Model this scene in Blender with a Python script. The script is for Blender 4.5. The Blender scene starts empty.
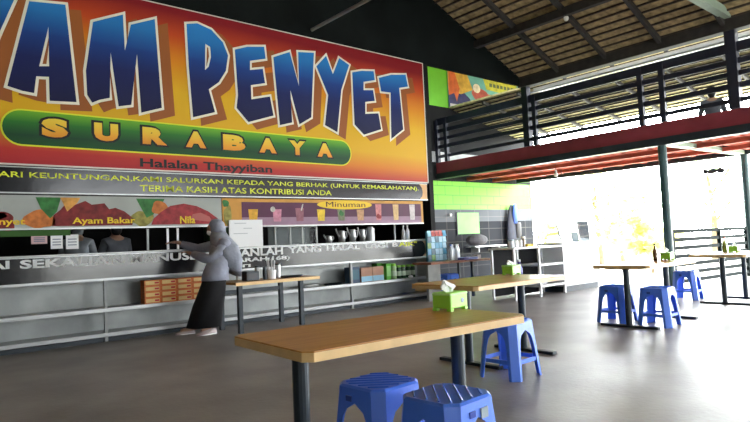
import bpy, bmesh, math, random
from mathutils import Vector, Matrix
random.seed(7)
S = bpy.context.scene
COL = S.collection
PI = math.pi

# ------------------------------------------------------------------ materials
def mat(name, col, rough=.5, metal=0, noise=0, nscale=8, bump=0, bscale=40, spec=.5, trans=0):
    m = bpy.data.materials.new(name); m.use_nodes = True
    nt = m.node_tree; p = nt.nodes['Principled BSDF']
    c = (*col, 1)
    p.inputs['Base Color'].default_value = c
    if 'tile' in name: spec = .05
    p.inputs['Roughness'].default_value = rough
    p.inputs['Metallic'].default_value = metal
    p.inputs['Specular IOR Level'].default_value = .22 if 'print' in name else .06 if ('gable' in name or 'dark_kitchen' in name) else spec
    if trans: p.inputs['Transmission Weight'].default_value = trans
    if noise or bump:
        tc = nt.nodes.new('ShaderNodeTexCoord')
    if noise:
        n = nt.nodes.new('ShaderNodeTexNoise'); n.inputs['Scale'].default_value = nscale; n.inputs['Detail'].default_value = 5
        r = nt.nodes.new('ShaderNodeValToRGB')
        r.color_ramp.elements[0].position = .3; r.color_ramp.elements[1].position = .7
        r.color_ramp.elements[0].color = (*[x*(1-noise) for x in col], 1)
        r.color_ramp.elements[1].color = (*[min(1, x*(1+noise)) for x in col], 1)
        nt.links.new(tc.outputs['Object'], n.inputs['Vector'])
        nt.links.new(n.outputs['Fac'], r.inputs['Fac']); nt.links.new(r.outputs['Color'], p.inputs['Base Color'])
    if bump:
        n2 = nt.nodes.new('ShaderNodeTexNoise'); n2.inputs['Scale'].default_value = bscale; n2.inputs['Detail'].default_value = 4
        b = nt.nodes.new('ShaderNodeBump'); b.inputs['Strength'].default_value = bump; b.inputs['Distance'].default_value = .02
        nt.links.new(tc.outputs['Object'], n2.inputs['Vector'])
        nt.links.new(n2.outputs['Fac'], b.inputs['Height']); nt.links.new(b.outputs['Normal'], p.inputs['Normal'])
    return m

def ramp_mat(name, axis, lo, hi, stops, rough=.45, lateral=None):
    """printed colour ramp along one object axis (artwork of a print)"""
    m = mat(name, (1, 1, 1), rough); nt = m.node_tree; p = nt.nodes['Principled BSDF']
    tc = nt.nodes.new('ShaderNodeTexCoord'); sx = nt.nodes.new('ShaderNodeSeparateXYZ')
    mr = nt.nodes.new('ShaderNodeMapRange'); mr.inputs['From Min'].default_value = lo; mr.inputs['From Max'].default_value = hi
    r = nt.nodes.new('ShaderNodeValToRGB')
    nt.links.new(tc.outputs['Object'], sx.inputs[0]); nt.links.new(sx.outputs[axis], mr.inputs['Value'])
    src = mr.outputs['Result']
    if lateral:                      # the print also shifts along a second axis
        ax2, lo2, hi2, amt = lateral
        m2 = nt.nodes.new('ShaderNodeMapRange'); m2.inputs['From Min'].default_value = lo2; m2.inputs['From Max'].default_value = hi2
        m2.inputs['To Min'].default_value = 0; m2.inputs['To Max'].default_value = amt
        nt.links.new(sx.outputs[ax2], m2.inputs['Value'])
        ad = nt.nodes.new('ShaderNodeMath'); ad.operation = 'ADD'
        nt.links.new(src, ad.inputs[0]); nt.links.new(m2.outputs['Result'], ad.inputs[1]); src = ad.outputs[0]
    nt.links.new(src, r.inputs['Fac']); nt.links.new(r.outputs['Color'], p.inputs['Base Color'])
    els = r.color_ramp.elements
    els[0].position, els[0].color = stops[0][0], (*stops[0][1], 1)
    els[1].position, els[1].color = stops[-1][0], (*stops[-1][1], 1)
    for q, c in stops[1:-1]:
        e = els.new(q); e.color = (*c, 1)
    return m

def brick_mat(name, c1, c2, mortar, scale, bw, bh, ms, rough=.5, vec='xz', off=.5):
    m = mat(name, c1, rough); nt = m.node_tree; p = nt.nodes['Principled BSDF']
    tc = nt.nodes.new('ShaderNodeTexCoord'); sx = nt.nodes.new('ShaderNodeSeparateXYZ'); cb = nt.nodes.new('ShaderNodeCombineXYZ')
    nt.links.new(tc.outputs['Object'], sx.inputs[0])
    nt.links.new(sx.outputs['XYZ'.index(vec[0].upper())], cb.inputs[0]); nt.links.new(sx.outputs['XYZ'.index(vec[1].upper())], cb.inputs[1])
    b = nt.nodes.new('ShaderNodeTexBrick'); b.offset = off
    b.inputs['Color1'].default_value = (*c1, 1); b.inputs['Color2'].default_value = (*c2, 1); b.inputs['Mortar'].default_value = (*mortar, 1)
    b.inputs['Scale'].default_value = scale; b.inputs['Brick Width'].default_value = bw; b.inputs['Row Height'].default_value = bh; b.inputs['Mortar Size'].default_value = ms
    nt.links.new(cb.outputs[0], b.inputs['Vector']); nt.links.new(b.outputs['Color'], p.inputs['Base Color'])
    return m

M = {}
M['steel'] = mat('brushed_steel', (.40, .41, .41), .36, .6, .15, 3)
M['steel_panel'] = mat('steel_sheet', (.34, .36, .35), .45, .25, .25, 2.2)
M['black_vinyl'] = mat('black_vinyl', (.008, .008, .010), .16, 0, .3, 2, .10, 3.5, spec=.5)
M['dark_metal'] = mat('dark_painted_metal', (.018, .028, .036), .45, .2, .25, 6)
M['post'] = mat('dark_green_post', (.035, .08, .085), .35, .1, .2, 6)
M['garden_rail'] = mat('dark_railing_paint', (.010, .016, .016), .8, 0, .2, 6, spec=.08)
M['rail'] = mat('dark_rail', (.016, .019, .035), .5, .1, .2, 6)
M['maroon'] = mat('maroon_paint', (.27, .035, .05), .55, 0, .2, 2)
M['red_joist'] = mat('red_oxide_joist', (.42, .07, .035), .6, 0, .25, 3)
M['deck'] = mat('dark_deck_board', (.06, .05, .045), .7, 0, .3, 5)
M['pale_green'] = mat('pale_green_steel', (.30, .38, .30), .5, .1, .1, 5)
M['green_wall'] = mat('lime_paint', (.12, .42, .012), .6, 0, .08, 3)
M['gable'] = mat('black_gable_board', (.006, .008, .008), .75, 0, .3, 1.5)
M['roof_mat'] = mat('woven_bamboo', (.36, .27, .135), .8, 0, .45, 9, .3, 60)
M['roof_mat_lit'] = mat('lit_woven_bamboo', (.66, .60, .30), .8, 0, .35, 9, .3, 60)  # lighter copy of the bamboo; daylight on the lower roof put into colour
M['batten'] = mat('dark_batten', (.055, .04, .028), .7, 0, .3, 8)
M['rafter'] = mat('dark_rafter', (.03, .027, .024), .6, 0, .3, 8)
M['zinc'] = mat('zinc_sheet', (.55, .57, .58), .45, .4, .15, 4)
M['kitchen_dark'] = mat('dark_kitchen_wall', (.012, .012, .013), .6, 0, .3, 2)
M['tile_dark'] = brick_mat('dark_wall_tile', (.015, .017, .022), (.021, .023, .03), (.07, .07, .07), 1, .62, .36, .012, .55, off=0)
M['tile_grey'] = brick_mat('grey_wall_tile', (.13, .14, .155), (.11, .12, .135), (.19, .19, .19), 1, .62, .36, .008, .6, off=0)
M['brick_green'] = brick_mat('lime_painted_block', (.135, .48, .012), (.15, .52, .015), (.07, .29, .008), 1, .62, .27, .012, .6)
M['floor'] = mat('worn_concrete', (.235, .218, .21), .42, 0, .28, 1.3, .12, 22)
M['ground'] = mat('pale_ground', (.68, .67, .58), .9, 0, .2, .8)
M['white_wall'] = mat('pale_plaster', (.62, .63, .63), .8, 0, .12, 3)
M['wood'] = None
M['white'] = mat('white_plastic', (.80, .80, .80), .4)
M['white_paint'] = mat('white_painted_metal', (.82, .83, .84), .4, .1)
M['paper'] = mat('white_paper', (.78, .79, .80), .8)
M['tissue'] = mat('tissue_paper', (.88, .88, .88), .9, 0, .04, 20)
M['lime_plastic'] = mat('lime_plastic', (.34, .80, .07), .35)
M['grey_sticker'] = mat('grey_sticker', (.30, .38, .42), .5)
M['blue'] = mat('blue_plastic', (.075, .215, .88), .36, 0, .06, 5)
M['blue_gloss'] = mat('glossy_blue_rib', (.08, .20, .80), .16)
M['blue_dark'] = mat('dark_blue_plastic', (.02, .06, .38), .35)
M['amber'] = mat('amber_glass', (.10, .045, .01), .15)
M['glass'] = mat('clear_glass', (.93, .97, .97), .02, 0, trans=1); M['glass'].node_tree.nodes['Principled BSDF'].inputs['IOR'].default_value = 1.12
M['bottle'] = mat('milky_plastic_bottle', (.75, .80, .85), .25)
M['skin'] = mat('skin', (.42, .24, .16), .5)
M['hijab'] = mat('grey_cloth', (.26, .28, .34), .85, 0, .15, 14, .3, 30)
M['jacket'] = mat('pale_grey_cloth', (.30, .32, .40), .85, 0, .12, 10, .3, 25)
M['skirt'] = mat('black_cloth', (.008, .008, .010), .85, 0, .2, 10)
M['shoe'] = mat('pale_shoe', (.46, .38, .37), .6)
M['hair'] = mat('black_hair', (.008, .007, .007), .5)
M['shirt_grey'] = mat('charcoal_cloth', (.10, .11, .13), .85, 0, .15, 10)
M['shirt_pale'] = mat('pale_blue_grey_cloth', (.24, .27, .30), .85, 0, .15, 10)
M['orange_box'] = mat('orange_carton', (.66, .16, .025), .55, 0, .12, 14)
M['yellow_label'] = mat('yellow_label', (.78, .55, .22), .55)
M['red_label'] = mat('red_label', (.55, .03, .03), .5)
def leaf_mat(name, c):
    m = mat(name, c, .6, 0, .25, 2); nt = m.node_tree; p = nt.nodes['Principled BSDF']; out = nt.nodes['Material Output']
    tr = nt.nodes.new('ShaderNodeBsdfTranslucent'); tr.inputs[0].default_value = (*c, 1); mx = nt.nodes.new('ShaderNodeMixShader'); mx.inputs[0].default_value = .5
    nt.links.new(p.outputs[0], mx.inputs[1]); nt.links.new(tr.outputs[0], mx.inputs[2]); nt.links.new(mx.outputs[0], out.inputs[0])
    return m
M['leaf'] = leaf_mat('tree_leaf', (.46,.58,.30))
M['bark'] = mat('bark', (.16, .12, .08), .9, 0, .3, 6)
M['brown_print'] = mat('drop_shadow_print', (.27, .085, .02), .45)
M['cream_print'] = mat('cream_outline_print', (.74, .72, .60), .45)
M['yellow_print'] = mat('yellow_print', (.75, .50, .02), .45)
M['lime_print'] = mat('yellow_green_print', (.60, .66, .03), .45)
M['black_print'] = mat('black_print', (.012, .012, .012), .45)
M['grey_print'] = mat('pale_grey_print', (.62, .64, .64), .45)
M['bulb'] = mat('frosted_bulb', (.85, .85, .82), .3)
M['wire'] = mat('black_wire', (.01, .01, .01), .5)

def wood_mat():
    m = mat('varnished_wood', (.5, .25, .08), .36, spec=.35); nt = m.node_tree; p = nt.nodes['Principled BSDF']
    tc = nt.nodes.new('ShaderNodeTexCoord'); mp = nt.nodes.new('ShaderNodeMapping'); mp.inputs['Scale'].default_value = (1.2, 14, 14)
    n = nt.nodes.new('ShaderNodeTexNoise'); n.inputs['Scale'].default_value = 2.2; n.inputs['Detail'].default_value = 6
    r = nt.nodes.new('ShaderNodeValToRGB')
    r.color_ramp.elements[0].position = .3; r.color_ramp.elements[0].color = (.44, .185, .032, 1)
    r.color_ramp.elements[1].position = .72; r.color_ramp.elements[1].color = (.62, .31, .075, 1)
    nt.links.new(tc.outputs['Object'], mp.inputs[0]); nt.links.new(mp.outputs[0], n.inputs['Vector'])
    nt.links.new(n.outputs['Fac'], r.inputs['Fac']); nt.links.new(r.outputs['Color'], p.inputs['Base Color'])
    return m
M['wood'] = wood_mat()
M['edge_wood'] = mat('pale_lit_wood_edge', (.74, .50, .22), .4, 0, .1, 9)  # paler than the tops: light falling on table edges put into colour
M['brown_wood'] = mat('red_brown_wood', (.30, .11, .05), .4, 0, .2, 6)

# ------------------------------------------------------------------ mesh helpers
class B:
    def __init__(s): s.v = []; s.f = []
    def add(s, vs, fs):
        o = len(s.v); s.v += [tuple(v) for v in vs]; s.f += [tuple(i+o for i in f) for f in fs]; return s
    def box(s, a, b):
        (x0, y0, z0), (x1, y1, z1) = a, b
        return s.add([(x0,y0,z0),(x1,y0,z0),(x1,y1,z0),(x0,y1,z0),(x0,y0,z1),(x1,y0,z1),(x1,y1,z1),(x0,y1,z1)],
                     [(3,2,1,0),(4,5,6,7),(0,1,5,4),(1,2,6,5),(2,3,7,6),(3,0,4,7)])
    def rings(s, rs, closed_ends=True):
        n = len(rs[0]); vs = [p for r in rs for p in r]; fs = []
        for k in range(len(rs)-1):
            for i in range(n):
                j = (i+1) % n; fs.append((k*n+i, k*n+j, (k+1)*n+j, (k+1)*n+i))
        if closed_ends:
            fs.append(tuple(reversed(range(n)))); fs.append(tuple(range((len(rs)-1)*n, len(rs)*n)))
        return s.add(vs, fs)
    def tube(s, pts, r, n=10):
        pts = [Vector(p) for p in pts]; rs = []
        rad = r if isinstance(r, (list, tuple)) else [r]*len(pts)
        prev = None
        for i, p in enumerate(pts):
            t = (pts[min(i+1, len(pts)-1)] - pts[max(i-1, 0)]).normalized()
            if prev is None:
                up = Vector((0,0,1)) if abs(t.z) < .9 else Vector((1,0,0))
                a = t.cross(up).normalized()
            else:
                a = (prev - t*prev.dot(t)).normalized()
            prev = a; b = t.cross(a)
            rs.append([p + (a*math.cos(2*PI*k/n) + b*math.sin(2*PI*k/n))*rad[i] for k in range(n)])
        return s.rings(rs)
    def lathe(s, prof, c=(0,0,0), n=16, sx=1, sy=1):
        return s.rings([[(c[0]+r*sx*math.cos(2*PI*k/n), c[1]+r*sy*math.sin(2*PI*k/n), c[2]+z) for k in range(n)] for r, z in prof])
    def bar(s, p, q, w, h):
        """square bar from p to q, w across, h upright"""
        p, q = Vector(p), Vector(q); t = (q-p).normalized()
        up = Vector((0,0,1)) if abs(t.z) < .95 else Vector((1,0,0))
        a = t.cross(up).normalized()*w/2; b = a.cross(t).normalized()*h/2
        return s.rings([[x-a-b, x+a-b, x+a+b, x-a+b] for x in (p, q)])
    def ell(s, c, r, n=14, m=9):
        prof = [(max(.001, math.sin(PI*i/m)), -math.cos(PI*i/m)) for i in range(m+1)]
        return s.rings([[(c[0]+r[0]*q*math.cos(2*PI*k/n), c[1]+r[1]*q*math.sin(2*PI*k/n), c[2]+r[2]*z) for k in range(n)] for q, z in prof])
    def prism(s, poly, y0, y1):
        """polygon in X-Z, extruded from y0 to y1"""
        return s.rings([[(x, y0, z) for x, z in poly], [(x, y1, z) for x, z in poly]])
    def done(s, name, m, parent=None, bevel=0, smooth=False, loc=None):
        me = bpy.data.meshes.new(name); me.from_pydata(s.v, [], s.f)
        bm = bmesh.new(); bm.from_mesh(me); bmesh.ops.recalc_face_normals(bm, faces=bm.faces)
        bm.to_mesh(me); bm.free()
        if m: me.materials.append(m)
        o = bpy.data.objects.new(name, me); COL.objects.link(o)
        if parent: o.parent = parent
        if loc: o.location = loc
        if smooth:
            for p in me.polygons: p.use_smooth = True
        if bevel:
            md = o.modifiers.new('bevel', 'BEVEL'); md.width = bevel; md.segments = 2; md.limit_method = 'ANGLE'; md.angle_limit = .6
        return o

def thing(name, label, cat, loc=(0,0,0), rz=0, group=None):
    o = bpy.data.objects.new(name, None); COL.objects.link(o); o.empty_display_size = .1
    o.location = loc; o.rotation_euler = (0,0,rz)
    return tag(o, label, cat, group)
def tag(o, label, cat, group=None):
    o['label'] = label; o['category'] = cat
    if group: o['group'] = group
    return o
def struct(o): o['kind'] = 'structure'; return o
def kids(o): return [c for c in COL.objects if c.parent == o]
def dup(o, loc, rz=None, label=None, group=None):
    r = o.copy(); COL.objects.link(r); r.location = loc
    if rz is not None: r.rotation_euler = (0,0,rz)
    if label: r['label'] = label
    if group: r['group'] = group
    for c in kids(o):
        d = c.copy(); COL.objects.link(d); d.parent = r
        for g in kids(c):
            e = g.copy(); COL.objects.link(e); e.parent = d
    return r

# flat lettering and printed shapes on a panel facing -Y ------------------------------
def offs(poly, d):
    """outward polygon offset"""
    n = len(poly); A = sum(poly[i][0]*poly[(i+1)%n][1]-poly[(i+1)%n][0]*poly[i][1] for i in range(n))
    sg = 1 if A > 0 else -1; out = []
    for i in range(n):
        p0, p1, p2 = Vector(poly[i-1]), Vector(poly[i]), Vector(poly[(i+1)%n])
        e1, e2 = (p1-p0).normalized(), (p2-p1).normalized()
        n1, n2 = Vector((e1.y, -e1.x))*sg, Vector((e2.y, -e2.x))*sg
        m = n1+n2
        if m.length < .3: m = n1
        m.normalize(); k = min(1/max(.3, m.dot(n1)), 2)
        q = p1 + m*d*k; out.append((q.x, q.y))
    return out
def curve_mesh(cu, name, m, parent, y, y_th):
    ob = bpy.data.objects.new('t', cu); COL.objects.link(ob)
    bpy.context.view_layer.update()
    dg = bpy.context.evaluated_depsgraph_get()
    me = bpy.data.meshes.new_from_object(ob.evaluated_get(dg))
    bpy.data.objects.remove(ob); bpy.data.curves.remove(cu)
    return me
def place(me, name, m, parent, y):
    me.materials.clear(); me.materials.append(m); me.name = name
    o = bpy.data.objects.new(name, me); COL.objects.link(o)
    if parent: o.parent = parent
    return o
def flat(polys, name, m, parent, y, th=.002):
    """filled outline with holes (even-odd) as a thin sheet; polys in X-Z"""
    cu = bpy.data.curves.new('c', 'CURVE'); cu.dimensions = '2D'; cu.fill_mode = 'BOTH'; cu.extrude = th/2
    for pl in polys:
        sp = cu.splines.new('POLY'); sp.points.add(len(pl)-1); sp.use_cyclic_u = True
        for q, (x, z) in zip(sp.points, pl): q.co = (x, z, 0, 1)
    me = curve_mesh(cu, name, m, parent, y, th)
    for v in me.vertices: v.co = (v.co.x, y - v.co.z, v.co.y)
    return place(me, name, m, parent, y)
def text(s, x0, x1, z0, z1, name, m, parent, y, bold=.02, th=.002, rot=0):
    cu = bpy.data.curves.new('t', 'FONT'); cu.body = s; cu.size = 1; cu.offset = bold; cu.extrude = .1; cu.resolution_u = 3
    me = curve_mesh(cu, name, m, parent, y, th)
    xs = [v.co.x for v in me.vertices]; ys = [v.co.y for v in me.vertices]; zs = [v.co.z for v in me.vertices]
    a, b, c, d = min(xs), max(xs), min(ys), max(ys); zz = max(abs(q) for q in zs) or 1
    for v in me.vertices:
        v.co = (x0+(v.co.x-a)/(b-a)*(x1-x0), y - v.co.z/zz*th/2, z0+(v.co.y-c)/(d-c)*(z1-z0))
    return place(me, name, m, parent, y)
def circ(cx, cz, rx, rz, n=28): return [(cx+rx*math.cos(2*PI*k/n), cz+rz*math.sin(2*PI*k/n)) for k in range(n)]
def capsule(x0, x1, z0, z1, n=14):
    r = (z1-z0)/2; c = (z0+z1)/2
    return [(x1-r+r*math.cos(-PI/2+PI*k/n), c+r*math.sin(-PI/2+PI*k/n)) for k in range(n+1)] + [(x0+r+r*math.cos(PI/2+PI*k/n), c+r*math.sin(PI/2+PI*k/n)) for k in range(n+1)]
def blob(cx, cz, rx, rz, seed, n=26, k=.18):
    R = random.Random(seed); ph = [R.random()*6.28 for _ in range(4)]
    return [(cx+rx*(1+k*sum(math.sin((j+2)*t+ph[j])/(j+1.5) for j in range(4)))*math.cos(t), cz+rz*(1+k*sum(math.sin((j+2)*t+ph[j])/(j+1.5) for j in range(4)))*math.sin(t)) for t in [2*PI*i/n for i in range(n)]]
LETTERS = {
 'Y': [[(0.72, 4.555), (0.87, 4.657), (1.031, 4.284), (1.203, 4.733), (1.386, 4.573), (1.33, 4.43), (1.175, 3.999), (1.089, 3.743), (1.105, 3.221), (0.881, 3.265), (0.905, 3.772)]],
 'A': [[(1.496, 4.449), (1.918, 4.501), (2.032, 3.205), (1.714, 3.184), (1.71, 3.498), (1.564, 3.483), (1.538, 3.262), (1.405, 3.274), (1.246, 3.315)], [(1.713, 4.161), (1.714, 3.638), (1.599, 3.619)]],
 'M': [[(2.257, 4.339), (2.653, 4.529), (2.669, 4.013), (2.759, 4.405), (3.1, 4.56), (3.171, 3.259), (2.876, 3.156), (2.836, 3.999), (2.74, 3.252), (2.569, 3.211), (2.478, 3.958), (2.454, 3.316), (2.321, 3.272), (2.228, 3.222), (2.167, 3.321), (2.156, 3.647)]],
 'P': [[(3.579, 4.588), (3.75, 4.633), (3.976, 4.579), (4.164, 4.413), (4.245, 4.222), (4.199, 3.966), (4.073, 3.766), (3.904, 3.631), (3.996, 3.286), (3.641, 3.169), (3.596, 3.936)], [(3.87, 4.337), (3.948, 4.304), (3.958, 4.149), (3.915, 3.987), (3.853, 3.924)]],
 'E': [[(4.366, 4.336), (4.586, 4.421), (4.9, 4.479), (4.918, 4.282), (4.629, 4.198), (4.623, 4.045), (4.859, 4.102), (4.893, 3.868), (4.63, 3.798), (4.631, 3.565), (4.975, 3.656), (5.032, 3.343), (4.567, 3.188), (4.365, 3.396), (4.397, 3.605)]],
 'N': [[(5.068, 4.333), (5.39, 4.478), (5.555, 3.915), (5.565, 4.509), (5.894, 4.553), (5.785, 3.393), (5.536, 3.245), (5.378, 3.822), (5.39, 3.262), (5.148, 3.194)]],
 'Y2': [[(5.936, 4.318), (6.157, 4.545), (6.292, 4.232), (6.45, 4.554), (6.673, 4.461), (6.467, 3.968), (6.339, 3.179), (6.073, 3.283), (6.168, 3.834)]],
 'E2': [[(6.739, 4.334), (6.969, 4.4), (7.263, 4.438), (7.284, 4.267), (7.003, 4.193), (6.994, 4.034), (7.229, 4.065), (7.26, 3.862), (7.023, 3.814), (7.011, 3.585), (7.337, 3.63), (7.39, 3.327), (6.959, 3.186), (6.743, 3.358)]],
 'T': [[(7.388, 4.327), (7.72, 4.438), (8.105, 4.496), (8.154, 4.263), (7.913, 4.203), (7.969, 3.379), (7.642, 3.163), (7.677, 4.078), (7.434, 4.069)]],
}

# ================================================================== setting
WY = 8.48                                     # plane of the counter front and the gable
def B_(a, b): return B().box(a, b)
struct(B_((-3,-12,-.2),(16.1,11.6,0)).done('floor', M['floor']))
struct(B_((-60,-60,-.5),(120,90,-.35)).done('ground', M['ground']))
rz_ = lambda x: 4.98-.427*(x-12.1) if x >= 3.9 else 4.98+.427*8.2-.427*(3.9-x)
# rear wall: tiles, painted blocks, dark upper storey, lime band
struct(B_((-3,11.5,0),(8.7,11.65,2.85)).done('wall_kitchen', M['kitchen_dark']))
struct(B_((8.82,11.5,0),(16.55,11.65,1.66)).done('wall_back', M['tile_dark']))
struct(B_((8.82,11.5,1.66),(16.55,11.65,2.02)).done('trim_1', M['tile_grey']))
struct(B_((8.82,11.5,2.02),(16.55,11.65,2.83)).done('trim_2', M['brick_green']))
struct(B_((8.8,11.5,2.83),(16.55,11.65,3.36)).done('trim_3', M['kitchen_dark']))
struct(B_((8.8,11.5,3.36),(16.55,11.65,3.66)).done('trim_4', M['white_wall']))
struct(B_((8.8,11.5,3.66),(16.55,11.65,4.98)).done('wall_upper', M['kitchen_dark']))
struct(B_((8.8,11.5,4.98),(16.55,11.65,6.6)).done('trim_5', M['green_wall']))
struct(B_((-3.15,-5,0),(-3,11.65,5.3)).done('wall_left_blocker', M['kitchen_dark']))  # unseen wall put in to darken the left of the hall
struct(B_((8.70,8.50,0),(8.82,11.5,6.6)).done('wall_partition', M['kitchen_dark']))
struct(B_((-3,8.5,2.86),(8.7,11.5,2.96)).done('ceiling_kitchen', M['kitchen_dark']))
struct(B_((8.7,8.56,6.6),(16.6,11.7,6.7)).done('ceiling_rear', M['gable']))
struct(B().prism([(-3,0),(4.7,0),(4.7,4.2),(12.1,4.2),(12.1,rz_(12.1)),(3.9,rz_(3.9)),(-3,rz_(-3))],-7.1,-7).done('wall_front_blocker', M['gable']))  # added unseen wall, opening shaped for the light and the fascia reflections
struct(B_((11.9,-7.1,0),(14.6,-7,2.85)).done('wall_front_right_blocker', M['gable']))  # added unseen wall that darkens part of the fascia reflection
struct(B_((12.36,8.46,5.06),(16.55,8.54,6.6)).done('wall_side_blocker', M['gable']))  # added screen that keeps daylight off the upper lime wall
struct(B_((16.5,8.54,5.0),(16.6,11.65,6.6)).done('wall_right_blocker', M['gable']))  # added to block daylight from reaching the upper food banner
# gable over the banner, following the roof
RZ0, RS, RX = 4.98, .427, 12.1                # roof line: z = RZ0 - RS*(x-RX)
RIDGE = 3.9
rz = lambda x: RZ0 - RS*(x-RX) if x >= RIDGE else RZ0 - RS*(RIDGE-RX) - RS*(RIDGE-x)
gz = B().prism([(-3, 4.82), (12.1, 4.82), (12.1, rz(12.1)), (RIDGE, rz(RIDGE)), (-3, rz(-3))], WY, WY+.06)
struct(gz.done('wall_gable', M['gable']))

# upper roof
def slab(name, x0, x1, f, y0, y1, th, m, parent=None):
    return B().rings([[(x0,y0,f(x0)),(x0,y1,f(x0)),(x0,y1,f(x0)+th),(x0,y0,f(x0)+th)],[(x1,y0,f(x1)),(x1,y1,f(x1)),(x1,y1,f(x1)+th),(x1,y0,f(x1)+th)]]).done(name, m, parent)
roof = slab('ceiling', RIDGE, 12.35, rz, -7, WY, .06, M['roof_mat']); struct(roof)
roof2 = slab('ceiling_left', -3.2, RIDGE, rz, -7, WY, .06, M['roof_mat']); struct(roof2)
k = 0
bt = B(); x = RIDGE+.1
while x < 12.3:
    bt.bar((x, -7, rz(x)-.02), (x, WY, rz(x)-.02), .035, .035); x += .19
struct(bt.done('trim_battens', M['batten']))
for y in [7.42-1.16*i for i in range(17)]:
    o = B().bar((12.3, y, rz(12.3)-.08), (RIDGE, y, rz(RIDGE)-.08), .075, .11).done('rafter', M['rafter'])
    struct(o); o.name = 'trim_rafter'
for x in (10.4, 8.4, 6.2):
    struct(B().bar((x, -7, rz(x)-.16), (x, WY, rz(x)-.16), .12, .16).done('trim_purlin', M['rafter']))
# eave beam carried by the posts
struct(B_((11.98,-7,4.78),(12.2,WY+.05,5.0)).done('trim_eave_beam', M['rafter']))
# gutter strips between the roofs
struct(B_((12.42,-12,4.74),(12.72,8.4,4.80)).done('trim_gutter', M['zinc']))
struct(B_((12.30,-12,4.66),(12.34,8.4,4.70)).done('trim_gutter_lip', M['zinc']))
# lower roof over the walkway
lz = lambda x: 5.0-.2*(x-12.6)
struct(slab('ceiling_walkway', 12.75, 15.95, lz, -12, 11.5, .05, M['roof_mat_lit']))
bt = B(); x = 12.85
while x < 15.9:
    bt.bar((x, -12, lz(x)-.015), (x, 11.5, lz(x)-.015), .03, .03); x += .2
struct(bt.done('trim_walkway_battens', M['batten']))
for y in [10.3-1.16*i for i in range(20)]:
    struct(B().bar((12.8, y, lz(12.8)-.06), (15.9, y, lz(15.9)-.06), .06, .08).done('trim_walkway_rafter', M['rafter']))

# mezzanine walkway
wk = thing('walkway', 'raised walkway with maroon edge beam and red joists along the right side of the hall', 'walkway', (12.1,0,2.86))
B_((.1,-12,.34),(3.7,11.45,.44)).done('deck', M['deck'], wk)
B_((-.06,-12,.16),(.06,11.45,.46)).done('edge_beam', M['maroon'], wk)
B_((-.10,-12,0),(.10,11.45,.155)).done('edge_flange', M['dark_metal'], wk)
B_((3.6,-12,.0),(3.72,11.45,.335)).done('outer_beam', M['dark_metal'], wk)
for y in [11.0-.62*i for i in range(36)]:
    B_((.11,y-.05,.1),(3.59,y+.05,.335)).done('joist', M['red_joist'], wk)
for x in (1.25, 2.45):
    B_((x-.05,-12,.0),(x+.05,11.45,.095)).done('bearer', M['red_joist'], wk)
wb = B().bar((.12,5.22,.055),(3.58,5.0,.055),.2,.09).done('cross_beam', M['pale_green'], wk)

# walkway railing
rl = thing('balustrade', 'dark slatted balustrade standing on the maroon edge of the raised walkway', 'railing', (12.1,0,3.33))
for (z0, z1, t) in ((1.05,1.23,.06),(.83,.935,.04),(.61,.70,.04),(.385,.485,.04),(.12,.20,.04)):
    B_((-t/2,-12,z0),(t/2,11.4,z1)).done('rail', M['rail'], rl)
for y in (11.42, 11.08, 8.18, 5.60, 5.16, 1.9):
    B_((-.05,y-.05,0),(.05,y+.05,1.2)).done('baluster_post', M['rail'], rl)
def post(name, x, y, z0, z1, r, m, label):
    o = B().lathe([(r*1.6,0),(r*1.6,.015),(r,.016),(r,z1-z0)], (0,0,0), 14).done(name, m, None, smooth=False, loc=(x,y,z0)); tag(o, label, 'post'); return o
post('steel_post', 12.13, 5.26, 0, 2.86, .085, M['post'], 'round dark green steel post holding up the walkway, beside the slatted railing')
post('steel_post', 15.77, 4.95, -.35, 2.86, .085, M['post'], 'round dark green steel post at the outer edge, right end of the slatted railing')
tag(B_((-.09,-.09,0),(.09,.09,1.65)).done('roof_post', M['rail'], loc=(12.1,3.86,3.33)), 'thick square dark post above the walkway where the pale green tie beam ends', 'post')
tag(B_((-.08,-.08,0),(.08,.08,1.65)).done('roof_post', M['rail'], loc=(12.1,8.40,3.33)), 'dark square post at the corner of the black gable, above the walkway', 'post')
tag(B().bar((0,0,0),(-5.2,0,0),.14,.16).done('tie_beam', M['pale_green'], loc=(12.02,3.86,5.08)), 'pale green tie beam crossing the roof at upper right', 'beam')
tag(B().tube([(0,0,0),(0,-3.2,0)],.03).done('conduit_pipe', mat('grey_pipe', (.16,.17,.16), .5), loc=(5.9,8.47,4.98)), 'thin grey pipe running out from the black gable above the banner', 'pipe')

# ground floor railing to the garden
gr = thing('garden_railing', 'low dark slatted metal railing between the two round posts on the right', 'railing', (12.29,5.25,0))
d = Vector((3.30,-.27,0))
for z in (.10,.27,.44,.61,.78,.95,1.12):
    B().bar((0,0,z), (d.x,d.y,z), .05, .075).done('rail', M['garden_rail'], gr)
for t in (.0, .60, 1.0):
    B().bar((d.x*t,d.y*t,0),(d.x*t,d.y*t,1.15),.07,.07).done('upright', M['garden_rail'], gr)

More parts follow.
